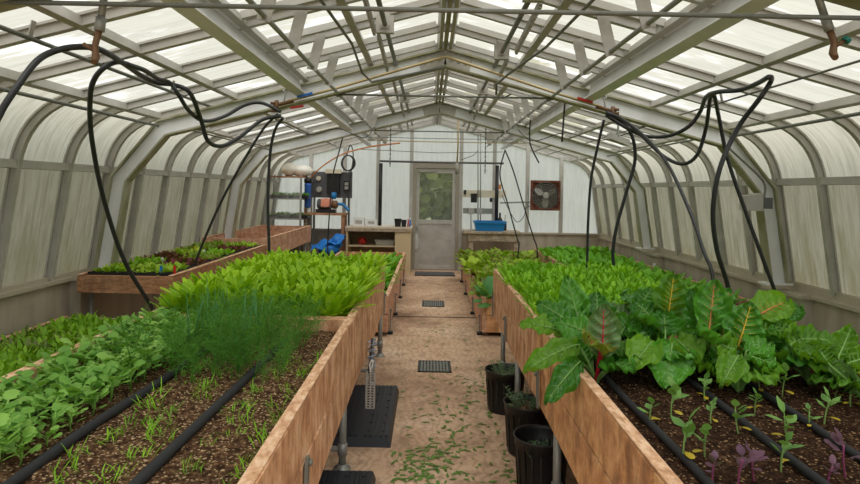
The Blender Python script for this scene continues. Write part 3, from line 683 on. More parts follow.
def place_chard(label, x, y, specs, rnd_n=0, mats=('l_chard','st_pale'), Hr=(.16,.3), seed=0):
    p = chard(label, x, y, None); r = random.Random(900+seed)
    for sp in specs:
        (bx,by,bY),(tx,ty,tY),W,m,s = sp[:5]; kw = sp[5] if len(sp) > 5 else {}
        chard_leaf(p, (x+r.uniform(-.02,.02), y+r.uniform(-.02,.02), SZ), at(bx,by,bY), at(tx,ty,tY), W, M[m], M[s], seed=seed*20+int(tx), **kw)
    for i in range(rnd_n):
        a = i*2.4+r.uniform(-.5,.5); h = r.uniform(*Hr); q = r.uniform(.05,.11)
        b = Vector((x+q*math.cos(a), y+q*math.sin(a), SZ+h*.5)); t = Vector((x+q*2.6*math.cos(a), y+q*2.6*math.sin(a), SZ+h*r.uniform(.9,1.15)))
        chard_leaf(p, (x,y,SZ), b, t, r.uniform(.12,.19), M[mats[0]], M[mats[1]], (-math.cos(a)*.5,-math.sin(a)*.5,1), r.uniform(.25,.6), seed*50+i)
Q = {'round_':True}
U = {'face':(0,-.6,1)}
place_chard('chard with a red stalk and a puckered leaf drooping over the orange board', .735,2.70,[
  ((602,356,2.68),(604,304,2.72),.155,'l_chardg','st_red',{'face':(-.15,-1,.5),'droop':.05}),
  ((600,350,2.66),(590,338,2.42),.15,'l_chardr','st_red',{'face':(0,-.8,1),'droop':.12}),
  ((578,345,2.75),(526,364,2.62),.13,'l_chardl','st_pale',{'face':(.1,-.7,1),'droop':.28}),
  ((580,362,2.62),(546,398,2.5),.11,'l_chard','st_pale',{'face':(-.5,-1,.5),'droop':.3}),
  ((590,335,2.85),(556,318,2.95),.15,'l_chard','st_pale',{'face':(0,-.8,.8),'droop':.25})],3,('l_chard','st_pale'),(.12,.18),1)
place_chard('chard with dark puckered leaves at the aisle edge, behind the red stalked one', .80,3.10,[
  ((572,325,3.05),(538,300,3.1),.16,'l_chard','st_pale',{'face':(0,-.7,.9),'droop':.2}),
  ((580,325,3.1),(566,274,3.2),.15,'l_chard','st_pale',{'face':(-.3,-1,.5),'droop':.25}),
  ((596,322,3.1),(598,290,3.2),.17,'l_chard','st_pale',{'face':(0,-1,.6),'droop':.3}),
  ((566,334,3.0),(523,318,3.0),.13,'l_chardl','st_pale',{'face':(0,-.5,1),'droop':.3})],5,('l_chard','st_pale'),(.14,.2),2)
place_chard('chard with one big round yellow ribbed leaf standing upright', 1.18,3.08,[
  ((667,322,3.02),(674,274,3.05),.17,'l_chardl','st_yel',{'face':(0,-1,.25),'droop':.02,'round_':True}),
  ((655,322,3.0),(634,300,3.1),.16,'l_chard','st_pale'),((655,332,2.95),(640,316,2.75),.17,'l_chard','st_pale',{'face':(0,-.6,1)})],6,('l_chard','st_pale'),(.14,.2),3)
place_chard('tall chard with orange stalks and dark pale veined leaves', 1.36,2.86,[
  ((709,330,2.8),(715,279,2.86),.16,'l_chard','st_or',{'face':(-.35,-1,.35),'droop':.12}),
  ((722,335,2.8),(730,288,2.85),.14,'l_chard','st_or',{'face':(.3,-1,.3)}),
  ((698,330,2.85),(692,288,2.95),.13,'l_chard','st_pale'),((716,345,2.75),(700,330,2.6),.15,'l_chard','st_pale',U)],6,('l_chard','st_pale'),(.14,.2),4)
place_chard('tall chard with a yellow midrib leaf and flat round leaves', 1.53,2.84,[
  ((738,346,2.72),(752,302,2.74),.17,'l_chard','st_yel',{'face':(-.2,-1,.35),'droop':.08}),
  ((755,318,2.84),(788,298,2.9),.18,'l_chardl','st_or',{'face':(0,-.6,1),'round_':True,'droop':.2}),
  ((762,330,2.8),(796,332,2.75),.14,'l_chardl','st_pale',{'face':(0,-.5,1)})],6,('l_chard','st_pale'),(.13,.2),5)
place_chard('chard with a broad crinkled leaf facing the soil, left of the yellow ribbed ones', 1.06,2.74,[
  ((672,344,2.70),(666,386,2.56),.20,'l_chard','st_pale',{'face':(-.1,-.9,.9),'droop':.12}),
  ((652,342,2.72),(632,366,2.55),.15,'l_chardl','st_pale',U),
  ((648,338,2.8),(634,322,2.9),.17,'l_chard','st_pale',U),((676,340,2.78),(700,362,2.6),.15,'l_chardl','st_pale',U),((665,335,2.78),(664,312,2.85),.16,'l_chard','st_pale',U)],5,('l_chard','st_pale'),(.12,.17),6)
place_chard('chard with soft light green leaves at the wall side of the nearest right bed', 1.70,2.74,[
  ((790,345,2.7),(812,334,2.75),.14,'l_chardl','st_pale',U),((796,350,2.68),(829,362,2.55),.13,'l_chardl','st_pale',{'face':(0,-.5,1)}),
  ((786,343,2.75),(778,322,2.8),.15,'l_chard','st_pale',U),((800,340,2.7),(842,340,2.7),.13,'l_chardl','st_pale',{'face':(0,-.5,1)})],7,('l_chardl','st_pale'),(.12,.18),7)
place_chard('chard with low dark leaves in front of the orange stalked one', 1.32,2.62,[
  ((735,352,2.62),(712,340,2.66),.13,'l_chardl','st_pale',U),((738,356,2.58),(722,384,2.45),.12,'l_chardl','st_pale',U),
  ((746,352,2.62),(772,344,2.66),.14,'l_chard','st_pale',U),((748,356,2.6),(778,366,2.55),.12,'l_chard','st_pale',{'face':(0,-.5,1)})],6,('l_chardl','st_pale'),(.1,.15),8)
place_chard('chard with grey green leaves among the fine greens at the back of the patch', 1.0,3.36,[
  ((632,308,3.3),(622,294,3.25),.15,'l_chard','st_pale',U),((640,306,3.3),(652,288,3.35),.14,'l_chard','st_pale',U),((628,320,3.2),(606,304,3.25),.15,'l_chardg','st_pale',U)],5,('l_chard','st_pale'),(.14,.2),9)
place_chard('chard with upright lime leaves at the wall end of the patch', 1.76,2.46,[
  ((838,358,2.45),(852,326,2.5),.10,'l_chardl','st_pale',U),((848,364,2.42),(872,356,2.42),.12,'l_chardl','st_pale',U),((828,364,2.45),(816,346,2.5),.10,'l_chardl','st_pale',U)],5,('l_chardl','st_pale'),(.10,.16),10)
place_chard('chard with small dark leaves between the two yellow ribbed ones', 1.42,3.2,[
  ((690,310,3.1),(682,286,3.2),.13,'l_chard','st_pale',U),((704,305,3.15),(722,300,3.15),.13,'l_chard','st_pale',U)],6,('l_chard','st_pale'),(.14,.22),11)
place_chard('chard with dark leaves nearest the wall, behind the soft light green one', 1.72,3.08,[
  ((780,320,3.05),(800,306,3.1),.13,'l_chard','st_pale',U),((776,322,3.0),(760,310,3.0),.13,'l_chard','st_pale',U)],6,('l_chard','st_pale'),(.12,.18),12)
place_chard('chard with low green leaves hugging the orange board, in front of the grey green one', .86,2.88,[
  ((620,335,2.85),(632,318,2.9),.15,'l_chard','st_pale',U),((610,345,2.8),(624,352,2.68),.13,'l_chardl','st_pale',U)],5,('l_chard','st_pale'),(.1,.16),13)
# ------------------------------------------------------------------ kale seedlings in the bare soil
def kale(px, py, h, lean, label, leafm='l_kale', stemm='st_green', yel=True, seed=0):
    h *= .9
    b = at_z(px, py, SZ); r = random.Random(700+seed); p = thing('kale_seedling', label, 'seedling', b)
    top = b + Vector((lean*h, r.uniform(-.02,.02), h*.72))
    obj('stem', MB().tube(curve([b-Vector((0,0,.01)), b.lerp(top,.5)+Vector((-.004,0,0)), top],3), .003, 5, rr=None), M[stemm], p)
    n = r.randint(4,6)
    for i in range(n):
        a = r.uniform(0,6.28)+i*2.1; z = .55+.45*i/(n-1); q = b.lerp(top, z); mb = MB(); p0 = r.uniform(.5,1.2) if i < n-1 else 1.35
        leaf(mb, q, a, p0, p0-r.uniform(.4,1.1), h*r.uniform(.28,.44), h*.25, 'wide' if leafm == 'l_purple' else 'oval', .25, 0, .07 if leafm == 'l_purple' else .04, r, stalk=h*.1, sw=.0022); obj('leaf', mb, M[leafm], p)
    if yel:
        for i in range(r.randint(1,2)):
            mb = MB(); leaf(mb, b.lerp(top,.3), r.uniform(0,6.28), .2, -.5, h*.28, h*.17, 'round', .1, 0, 0, r, stalk=.012, sw=.002); obj('seed_leaf', mb, M['l_yel'], p, label='yellowing seed leaf')
for i, (px,py,h,ln,where) in enumerate([(650,426,.12,0,'nearest the orange board, left of the first hose'),(671,418,.15,.1,'left of the first hose, beyond the one at the board'),(683,462,.17,.1,'standing beside the near end of the first hose'),(705,458,.13,-.05,'between first and second hose, with two yellow leaves'),(705,402,.12,.05,'at the far start of the second hose'),(711,424,.10,.1,'between first and second hose, midway'),(739,434,.13,-.1,'right against the second hose, midway'),(720,388,.12,.1,'under the low dark chard leaves'),(755,412,.10,0,'between second and third hose, far end'),(761,394,.13,-.1,'at the far start of the third hose'),(782,397,.15,.1,'to the right of the third hose\'s far start'),(789,446,.15,-.1,'between second and third hose, near end'),(781,471,.13,.05,'against the near end of the second hose'),(824,424,.14,.15,'beyond the third hose, tall and leaning'),(811,429,.09,0,'right beside the third hose, small'),(851,408,.11,.0,'at the wall side of the soil, far end'),(835,400,.10,.1,'under the lime chard at the wall end')]):
    kale(px,py,h,ln,'kale seedling '+where, seed=i)
for i, (px,py,h,ln,where) in enumerate([(846,478,.15,-.05,'standing by the third hose\'s near end'),(755,482,.12,-.15,'in the lower middle of the soil'),(738,486,.12,.1,'by the first and second hose ends'),(713,484,.09,.1,'at the near end of the first hose'),(828,484,.08,.1,'low beside the second hose\'s near end')]):
    kale(px,py,h,ln,'purple curly kale seedling '+where,'l_purple','st_purple',False,seed=40+i)
# soaker hoses in the beds
def soaker(pts, label, r=.0125):
    P = curve(pts, 10); solo('soaker_hose', MB().tube(P, r, 10), M['drip'], label, 'hose', P[0])
soaker([(-1.10,1.3,SZ+.012),(-1.12,2.0,SZ+.014),(-1.10,2.6,SZ+.012),(-1.09,3.3,SZ+.012)], 'thick black soaker hose on the soil, along the round leaved seedlings', .017)
soaker([(-.79,1.3,SZ+.012),(-.775,2.0,SZ+.014),(-.765,2.6,SZ+.012),(-.75,3.3,SZ+.012)], 'thick black soaker hose on the soil, running into the dill', .017)
soaker([(-1.38,1.3,SZ+.01),(-1.36,2.2,SZ+.012),(-1.36,3.3,SZ+.01)], 'black soaker hose nearly hidden under the round leaved seedlings', .014)
soaker([(-2.68,2.4,.43),(-2.66,3.3,.435),(-2.64,5.0,.43)], 'black soaker hose among the seedlings along the left glass', .014)
soaker([(.80,1.2,SZ+.01),(.80,1.9,SZ+.012),(.79,2.5,SZ+.012),(.80,3.2,SZ+.01)], 'first black soaker hose from the orange board, beside the kale seedlings', .014)
soaker([(1.14,1.2,SZ+.01),(1.13,1.9,SZ+.014),(1.15,2.5,SZ+.012),(1.15,3.2,SZ+.01)], 'second black soaker hose from the orange board, flecked with bark', .014)
soaker([(1.36,1.2,SZ+.01),(1.36,1.9,SZ+.013),(1.385,2.4,SZ+.012),(1.40,3.2,SZ+.01)], 'third black soaker hose from the orange board, farthest from the aisle', .014)
# ------------------------------------------------------------------ hoses hanging from the overhead taps
Z = lambda x, y: at_z(x, y, 2.345)
def hose(pts, label, r=.015, mat='hose'):
    P = curve([at(*p) if isinstance(p, tuple) else p for p in pts], 8); return solo('garden_hose', MB().tube(P, r*.95, 10), M[mat], label, 'hose', P[-1], 'black hoses from the overhead taps')
hose([(281,112,5.62),(262,103,5.6),(245,105,5.5),(225,116,5.3),(205,121,5.0),(190,112,4.7),(178,94,4.5),Z(170,83),Z(158,79),Z(146,71),Z(132,66),Z(118,62),(105,67,3.62),(94,80,3.65),(90,100,3.75),(92,140,4.0),(104,200,4.3),(125,262,4.65),(154,312,4.95),Vector((-2.24,5.0,.50))], 'thick black hose arching from the left wire down to the left bed', .0165)
hose([(281,116,5.62),(262,120,5.6),(240,137,5.4),(222,146,5.2),(208,141,5.0),(201,120,4.85),(190,93,4.6),Z(174,85),Z(158,83),Z(142,76),Z(120,61),Z(98,49),Z(75,47),(52,52,3.3),(35,63,3.2),(15,90,3.1),(0,114,3.05),(-14,150,3.0),(-24,230,3.0),Vector((-2.3,3.2,.55))], 'black hose leaving the picture at the left edge after twisting around the other', .018)
hose([(278,114,5.66),(264,128,5.7),(244,160,5.75),(222,200,5.85),(205,238,5.95),(193,268,6.02),Vector((-2.32,6.05,.83))], 'black hose falling from the left taps to the brown plank box', .013)
hose([(283,118,5.66),(275,130,5.7),(270,155,5.75),(268,200,5.8),(269,248,5.85),Vector((-1.51,5.87,.82))], 'black hose falling straight from the left taps into the bright green rosettes', .0145)
hose([(604,120,5.62),(598,145,5.7),(591,180,5.8),(588,225,5.88),(587,266,5.92),Vector((1.5,5.93,.80))], 'thin black hose with a red collar, falling from the right taps to the bed end', .013)
hose([(606,114,5.62),(620,120,5.65),(632,136,5.7),(635,160,5.75),(627,190,5.8),(617,225,5.85),(613,250,5.88),(613,268,5.9),(606,271,5.92),(596,272,5.95)], 'thicker black hose swinging out from the right taps and ending in an elbow', .017)
hose([(606,113,5.62),(622,119,5.5),(645,137,5.2),(668,165,4.9),(690,212,4.6),(704,252,4.4),(713,280,4.3),Vector((1.98,4.25,.5))], 'black hose slanting from the right taps down behind the chard', .014)
hose([(606,112,5.62),(622,119,5.6),(640,134,5.5),(662,155,5.35),(682,164,5.2),(697,155,5.1),(706,128,5.0),(710,100,4.75),Z(714,95),(719,118,4.75),(728,160,4.85),(745,210,4.88),(764,262,4.9),(784,318,4.95),Vector((2.85,5.0,.5))], 'black hose looping low from the right taps, then falling straight to the wall side bed', .016)
hose([(606,115,5.62),(625,127,5.6),(645,136,5.5),(668,136,5.3),(688,127,5.1),(700,112,5.0),Z(706,97),Z(718,92),Z(740,90),Z(758,83),Z(769,77),(771,81,3.95),(760,98,4.0),(738,128,4.15),(720,168,4.15),(713,210,4.2),(717,250,4.28),(729,292,4.4),Vector((2.2,4.45,.5))], 'black hose hooked over the right wire, bowing down behind the chard', .017)
# far hoses near the back
hose([(345,128,10.6),(340,148,10.7),(333,175,10.8),(330,205,10.9),(328,238,11.0),Vector((-1.80,11.05,.45)),Vector((-1.78,11.05,.02))], 'thin black hose hanging in front of the filter panel', .012)
hose([(505,150,9.6),(500,175,9.6),(508,205,9.65),(517,238,9.7),(519,245,9.72),Vector((1.38,9.75,.42))], 'thin black hose of a hanging pair falling to the lettuces', .011)
hose([(505,150,9.6),(513,170,9.65),(522,200,9.75),(533,236,9.9),(537,248,10),Vector((1.76,10.05,.44))], 'thin black hose of a hanging pair falling to the spinach bed', .011)
# ------------------------------------------------------------------ overhead pipes
def pipe(name, pts, r, mat, label, cat='pipe', seg=8, grp=None): return solo(name, MB().tube(pts, r, seg), M[mat], label, cat, pts[0], grp)
pipe('cross_pipe', [(XC-2.3,2.35,2.292),(XC,2.35,2.292),(XC+2.3,2.35,2.292)], .0095, 'galv_dark', 'thin dull pipe crossing the whole width of the roof nearest the viewer')
pipe('tie_rod', [(XC-1.15,5.8,2.488),(XC+1.15,5.8,2.488)], .009, 'galv_dark', 'thin tie rod across the nearest full portal frame', 'rod')
pipe('tie_rod', [(XC-1.15,9.3,2.488),(XC+1.15,9.3,2.488)], .009, 'galv_dark', 'thin tie rod across the farther portal frame', 'rod')
for s, sd in ((-1,'left'),(1,'right')):
    t_ = thing('support_pipe', 'galvanised pipe under the %s roof slope carrying the hoses' % sd, 'pipe', (XC+s*2.2,0,2.36), 'hose carrying pipes')
    obj('pipe', MB().tube([(XC+s*2.2,-2,2.355),(XC+s*2.2,6.2 if s<0 else 12.4,2.355)], .013 if s<0 else .008, 8), M['galv_dark'], t_)
    for y in (3.2,4.95,6.1):
        obj('hanger', MB().bar((XC+s*2.2,y,2.36),(XC+s*2.18,y,2.445),.006,.035,(0,1,0)), M['steel'], t_)
    pipe('eave_pipe', [(XC+s*2.62,-2,2.15),(XC+s*2.62,5.68,2.15)] , .013, 'galv_dark', 'galvanised pipe running along the %s eave, nearer half' % sd, 'pipe')
    pipe('eave_pipe', [(XC+s*2.5,5.92,2.16),(XC+s*2.5,9.2,2.16)] , .009, 'galv_dark', 'thin pipe running along the %s eave, farther half' % sd, 'pipe')
    # pipe on flat hanger plates
    t_ = thing('hung_pipe', 'grey pipe on a row of flat hanger plates under the %s roof slope' % sd, 'pipe', (XC+s*1.0,0,2.5), 'pipes on hanger plates')
    obj('pipe', MB().tube([(XC+s*1.0,-2,2.50),(XC+s*1.0,12.3,2.50)], .0145, 10), M['galv'], t_)
    for y in YBAR[1:-3]:
        p = MB().bar((XC+s*.94,y-.03,2.735),(XC+s*1.005,y-.03,2.475),.075,.006,(0,1,0))
        obj('hanger', p, M['steel'], t_)
    # vent shaft: turning pipe, bearings, racks
    t_ = thing('vent_shaft', 'vent opening shaft with bearings and toothed racks, %s of the ridge' % sd, 'machinery', (XC+s*.46,0,2.78), 'vent shafts')
    obj('shaft', MB().tube([(XC+s*.46,-2,2.775),(XC+s*.46,11.2,2.775)], .018, 10), M['galv_dark'], t_)
    for k, y in enumerate((3.1,4.4,6.2,7.9,9.7) if s < 0 else (3.6,5.2,7.1,8.5,10.1)):
        b = MB().box(XC+s*.46-.062,XC+s*.46+.062,y-.025,y+.025,2.715,2.84); b.box(XC+s*.46-.035,XC+s*.46+.035,y-.02,y+.02,2.83,2.89); b.lathe((XC+s*.46,y-.035,2.775),[(.034,0),(.034,.07)],14,axis='y')
        for e in (-1,1): b.tube([(XC+s*.46+e*.033,y-.03,2.745),(XC+s*.46+e*.033,y+.03,2.745)],.007,6)
        bo = obj('bearing', b, M['steel'], t_)
        yr = y+.09; p0, p1 = Vector((XC+s*.40,yr,2.66)), Vector((XC+s*.60,yr,2.86))
        r_ = MB().bar(p0,p1,.016,.014,(0,1,0)); d = (p1-p0).normalized(); n_ = Vector((-d.z,0,d.x))
        p0b, p1b = Vector((XC+s*.515,y+.06,2.735)), Vector((XC+s*.52,y+1.15,2.69))
        r2 = MB().bar(p0b,p1b,.022,.035)
        for i in range(26):
            q = p0b.lerp(p1b,(i+.5)/26); r2.cbox((q.x,q.y,q.z-.025),.02,.02,.018)
        obj('rack', r2, M['steel'], t_)
    # bent conduit
    x1 = .55 if s > 0 else .75
    pipe('conduit', [(XC+s*.82,2.55,2.70),(XC+s*.72,4.6,2.685),(XC+s*(x1-.02),5.4,2.62),(XC+s*(x1-.08),5.66,2.585)] + ([(XC+s*(x1-.08),5.68,2.49)] if s>0 else [(XC+.0,5.68,2.74)]), .0105, 'galv_dark', 'bent grey conduit under the %s roof slope by the nearest full frame' % sd, 'conduit')
    # supply pipe along the portal frame, with its taps
    t_ = thing('supply_pipe', 'tan water pipe along the nearest full frame, %s half, with brass taps' % sd, 'pipe', (XC+s*1.9,5.68,2.3), 'tan water pipes')
    obj('pipe', MB().tube([(XC,5.66,2.83),(XC+s*.1,5.66,2.80),(XC+s*1.0,5.66,2.52),(XC+s*1.44,5.66,2.395)], .0125, 8), M['copper'], t_)
    m = MB(); ex = XC+s*1.5
    m.tube([(ex-s*.12,5.66,2.40),(ex+s*.06,5.64,2.35)],.017,8); m.tube([(ex+s*.03,5.64,2.40),(ex+s*.03,5.64,2.29)],.019,8)
    for dz in (.03,-.005,-.04): m.tube([(ex+s*.03,5.64,2.345+dz),(ex+s*.08,5.62,2.34+dz)],.014,8)
    obj('tap', m, M['brass'], t_)
    obj('handle', MB().bar((ex-s*.16,5.62,2.43),(ex-s*.30,5.62,2.468),.014,.022), M['bluehandle'] if s<0 else M['red'], t_, label='blue lever handle' if s<0 else 'red lever handle')
    if s<0: obj('handle', MB().bar((ex-s*.10,5.62,2.33),(ex-s*.22,5.62,2.35),.012,.02), M['red'], t_, label='red lever handle')
    obj('hook', MB().tube(curve([(ex-s*.02,5.68,2.36),(ex+s*-.04,5.68,2.47),(ex-s*.02,5.69,2.50),(ex-s*.14,5.7,2.56)],5),.007,6), M['galv'], t_)
    # brass tap on a drop pipe, nearest the viewer
    q0, q1, q2 = (at(112,-60,2.42), at(100,26,2.40), at(95,46,2.40)) if s<0 else (at(800,-55,2.42), at(828,26,2.40), at(834,42,2.40))
    t_ = thing('drop_pipe', 'grey drop pipe with %s, nearest the viewer, %s' % (('rusty brass tap','over the left bed') if s<0 else ('brass tap with teal handle','over the wall side')), 'pipe', q1, 'drop pipes')
    obj('pipe', MB().tube([q0,q1],.014,10), M['galv'], t_); obj('collar', MB().tube([q1.lerp(q0,.10),q1.lerp(q0,-.06)],.019,8), M['galv'], t_)
    tp = MB().tube([q1,q2,q2+Vector((-s*.01,-.01,-.045)),q2+Vector((-s*.02,-.04,-.07))],.012,8,rr=[.014,.012,.015,.012]); tp.tube([q2+Vector((s*.0,0,-.02)),q2+Vector((-.04 if s<0 else .035,-.01,.005))],.009,6)
    to = obj('tap', tp, M['brass'], t_)
    if s>0: obj('handle', MB().tube([q2+Vector((.035,-.01,.0)),q2+Vector((.045,-.012,.012))],.017,8), M['teal'], to, label='teal wheel handle')
# pipes and lines across the back
for i, (z, y, x0, x1, r, mt, lb) in enumerate(((2.44,10.6,-1.2,1.5,.008,'copper','tan pipe across the back, just below the gable peak'),(2.52,10.9,-1.2,1.6,.006,'galv_dark','thin grey rod across the back above the tan pipe'),(2.16,12.2,-1.12,1.32,.02,'dgrey','dark pipe across the back just above the door'),(2.36,11.8,-1.5,1.25,.006,'galv_dark','thin cable across the back between the tan pipe and the dark pipe'))):
    solo('rear_pipe', MB().tube([(XC+x0,y,z),(XC,y,z-.005 if i!=3 else z-.04),(XC+x1,y,z)], r, 8), M[mt], lb, 'pipe', (XC+x0,y,z))
for x, lb in ((-1.10,'tall black insulated pipe standing left of the door'),(1.20,'tall black insulated pipe standing right of the door')):
    solo('insulated_pipe', MB().tube([(XC+x,12.25,.86 if x<0 else .80),(XC+x,12.25,2.12)], .036, 12), M['black'], lb, 'pipe', (XC+x,12.25,.86))
def chain(x, y, z0, z1, lb):
    mb = MB(); n = int((z1-z0)/.035)
    for i in range(n):
        z = z0+(z1-z0)*i/n; a = .007 if i%2 else .002; mb.box(x-a-.004,x+a+.004,y-.009+a,y+.009-a,z,z+.034)
    solo('hanging_chain', mb, M['galv_dark'], lb, 'chain', (x,y,z0))
chain(at(390,167,9.5).x, 9.5, at(390,167,9.5).z, 2.68, 'chain hanging left of the door from the vent shaft')
chain(at(485,174,9.5).x, 9.5, at(485,174,9.5).z, 2.68, 'chain hanging right of the door from the vent shaft')
fl_ = thing('float_weight', 'grey cylinder weight on a rod by the door\'s upper right corner', 'weight', at(457,172,10.5), None)
obj('weight', MB().tube([at(457,174,10.5),at(457,163,10.5)],.028,10,rr=[.028,.028]), M['grey'], fl_); obj('rod', MB().tube([at(457,163,10.5),at(458,146,10.5),at(458,120,10.5)],.014,6), M['copper'], fl_)
# tools and bits hanging under the roof
for i, (p, q, lb) in enumerate(((( 503,98,7.4),(515,92,7.4),'short black sprinkler arm hanging right of the ridge, nearer one'),((530,143,8.6),(539,163,8.6),'short black sprinkler arm hanging in front of the fan'),((565,100,6.5),(562,142,6.5),'black cable end dangling under the right hand roof slope'))):
    a, b = at(*p), at(*q); solo('hanging_cable', MB().tube(curve([Vector((a.x,a.y,roof_z(a.x-XC)-.08)), a, b],5),.010,6), M['black'], lb, 'cable', b)
for i, (x,lb) in enumerate(((-.9,'slack black wire drooping under the left roof slope'),(1.1,'slack black wire drooping under the right roof slope'))):
    solo('slack_wire', MB().tube(curve([(XC+x*2.1,7.0,2.38),(XC+x*1.8,7.6,2.26),(XC+x*1.5,8.2,2.40),(XC+x*1.15,8.4,2.30),(XC+x*1.05,9.1,2.52)],6),.006,5), M['black'], lb, 'wire', (XC+x*1.8,7.6,2.26))
lt = thing('ceiling_tube_light', 'short grey tube light under the right roof slope near the far frame', 'lamp', at(618,140,7.2), None)
a, b = at(609,136,7.2), at(627,143,7.3); obj('body', MB().bar(a,b,.09,.07), M['grey'], lt); obj('bracket', MB().bar(at(618,137,7.2),Vector((at(618,137,7.2).x,7.2,2.44)),.02,.02,(0,1,0)), M['galv'], lt)
jb = thing('junction_box', 'grey box with open black socket fixed to the right hand frame column', 'electrical box', at(757,203,5.6), None)
o_ = at(757,203,5.62); j = MB().hexa([(o_.x-.13,5.55,o_.z-.07),(o_.x+.02,5.55,o_.z-.07),(o_.x+.02,5.68,o_.z-.07),(o_.x-.13,5.68,o_.z-.07),(o_.x-.13,5.55,o_.z+.06),(o_.x+.02,5.55,o_.z+.09),(o_.x+.02,5.68,o_.z+.09),(o_.x-.13,5.68,o_.z+.06)])
obj('hood', j, M['grey'], jb); obj('socket', MB().box(o_.x+.021,o_.x+.11,5.56,5.66,o_.z-.05,o_.z+.05), M['dgrey'], jb); obj('conduit', MB().tube(curve([(o_.x+.08,5.65,o_.z+.05),(o_.x+.09,5.66,o_.z+.16),(o_.x+.02,5.66,o_.z+.26),(o_.x-.25,5.66,o_.z+.5)],5),.010,8), M['galv_dark'], jb)
solo('wall_tag', MB().box(3.275,3.298,9.0,9.06,.50,.60), M['white'], 'small white tag on the right hand wall below the ledge', 'tag', (3.28,9,.5))
# ------------------------------------------------------------------ floor things
def grate(x0,x1,y0,y1,label):
    t_ = thing('floor_drain', label, 'drain', (x0,y0,0), 'floor drains'); obj('rim', MB().box(x0,x1,y0,y0+.02,.001,.008).box(x0,x1,y1-.02,y1,.001,.008).box(x0,x0+.02,y0,y1,.001,.008).box(x1-.02,x1,y0,y1,.001,.008).box(x0+.02,x1-.02,y0+.02,y1-.02,.0005,.002), M['black'], t_)
    g = MB(); n = 9
    for i in range(n): x = x0+.02+(x1-x0-.04)*(i+.5)/n; g.box(x-.008,x+.008,y0+.02,y1-.02,.003,.009)
    for i in range(4): y = y0+.02+(y1-y0-.04)*(i+.5)/4; g.box(x0+.02,x1-.02,y-.006,y+.006,.003,.0085)
    obj('grating', g, M['galv_dark'], t_)
grate(-.08,.22,5.47,5.83,'square metal floor drain in the aisle, nearest the viewer')
grate(-.08,.23,8.55,9.0,'square metal floor drain in the aisle, farther one')
dm = thing('door_mat', 'dark slotted rubber mat at the door', 'mat', (XC,11.8,0)); mb = MB().box(-.26,.5,11.6,12.1,.001,.012); obj('base', mb, M['black'], dm)
mb = MB()
for i in range(14): mb.box(-.25,.49,11.62+i*.034,11.64+i*.034,.012,.02)
obj('tread', mb, M['dgrey'], dm)
def pot(x, y, Rr, H, label, fill, seed):
    t_ = thing('nursery_pot', label, 'plant pot', (x,y,0), 'black nursery pots'); r = random.Random(seed)
    prof = [(.0,0),(Rr*.80,0),(Rr*.82,.015),(Rr*.95,H-.05),(Rr*.97,H-.05),(Rr*.985,H-.012),(Rr*1.03,H-.006),(Rr*1.03,H),(Rr*.97,H),(Rr*.95,H-.02),(Rr*.90,H-fill-.02),(0,H-fill-.02)]
    obj('pot', MB().lathe((x,y,.002), prof, 36), M['black'], t_); rim = MB()
    for i in range(18):
        a = i*2*PI/18; rim.bar((x+Rr*.835*math.cos(a),y+Rr*.835*math.sin(a),.03),(x+Rr*.945*math.cos(a),y+Rr*.945*math.sin(a),H-.06),.010,.006,(math.cos(a),math.sin(a),0))
    obj('rib', rim, M['black'], t_)
    rows = []
    s = MB().lathe((x,y,H-fill), [(Rr*.90,0),(Rr*.5,.012),(.01,.015)], 20); obj('soil', s, M['soil'], t_)
    pl = MB()
    for i in range(26 if fill < .1 else 14):
        a, q = r.uniform(0,2*PI), r.uniform(0,Rr*.7); b = Vector((x+q*math.cos(a), y+q*math.sin(a), H-fill)); d = Vector((math.cos(a)*r.uniform(.2,1),math.sin(a)*r.uniform(.2,1),r.uniform(.3,1))).normalized(); Ls = r.uniform(.07,.14)*(1 if fill<.1 else .8)
        pl.tube([b,b+d*Ls],.002,4)
        for k in range(18):
            c = b+d*(Ls*(.15+.85*k/18)); aa = k*2.4; leaf(pl, c, aa, r.uniform(.1,.9), r.uniform(-.2,.5), .028, .006, 'lance', .1, 0, 0, r)
    obj('sprigs', pl, M['l_rose'], t_)
pot(.58,4.57,.148,.30,'black nursery pot of rosemary behind the first metal leg, farthest of the three',.05,1)
pot(.635,3.84,.152,.31,'black nursery pot with rosemary sprigs spilling over, middle of the three',.035,2)
pot(.625,3.34,.148,.30,'black nursery pot half empty with a low sprig, nearest of the three',.12,3)
def step_tray(x0,x1,y0,y1,z0,h,label):
    t_ = thing('flood_tray', label, 'tray', (x0,y0,z0), 'black ribbed trays'); b = MB()
    b.hexa([(x0+.0,y0,z0),(x1,y0,z0),(x1,y1,z0),(x0,y1,z0),(x0+.015,y0+.015,z0+h),(x1-.015,y0+.015,z0+h),(x1-.015,y1-.015,z0+h),(x0+.015,y1-.015,z0+h)]); obj('body', b, M['blackmat'], t_)
    rb_ = MB(); n = 11
    for i in range(n):
        x = x0+.03+(x1-x0-.06)*i/(n-1)
        if i == 5: continue
        rb_.box(x-.010,x+.010,y0+.03,y1-.03,z0+h,z0+h+.009)
    obj('rib', rb_, M['blackmat'], t_); kn = MB()
    for i in range(2):
        for j in range(7):
            x, y = x1-.06-.09*i, y0+.1+(y1-y0-.2)*j/6; kn.lathe((x,y,z0+h+.007),[(.009,0),(.009,.006),(.004,.007)],8)
    obj('stud', kn, M['black'], t_)
step_tray(-.60,-.215,3.86,4.92,.001,.055,'black ribbed plastic tray lying on the floor below the hanging strip')
step_tray(-.62,-.27,2.4,3.44,.001,.05,'black ribbed plastic tray at the foot of the nearest left leg')
tl = MB(); a = [(-.66,2.5),(-.60,2.5),(-.60,3.42),(-.66,3.42)]; tl.hexa([(x,y,.06) for x,y in a]+[(x-.03,y,.20) for x,y in a]); 
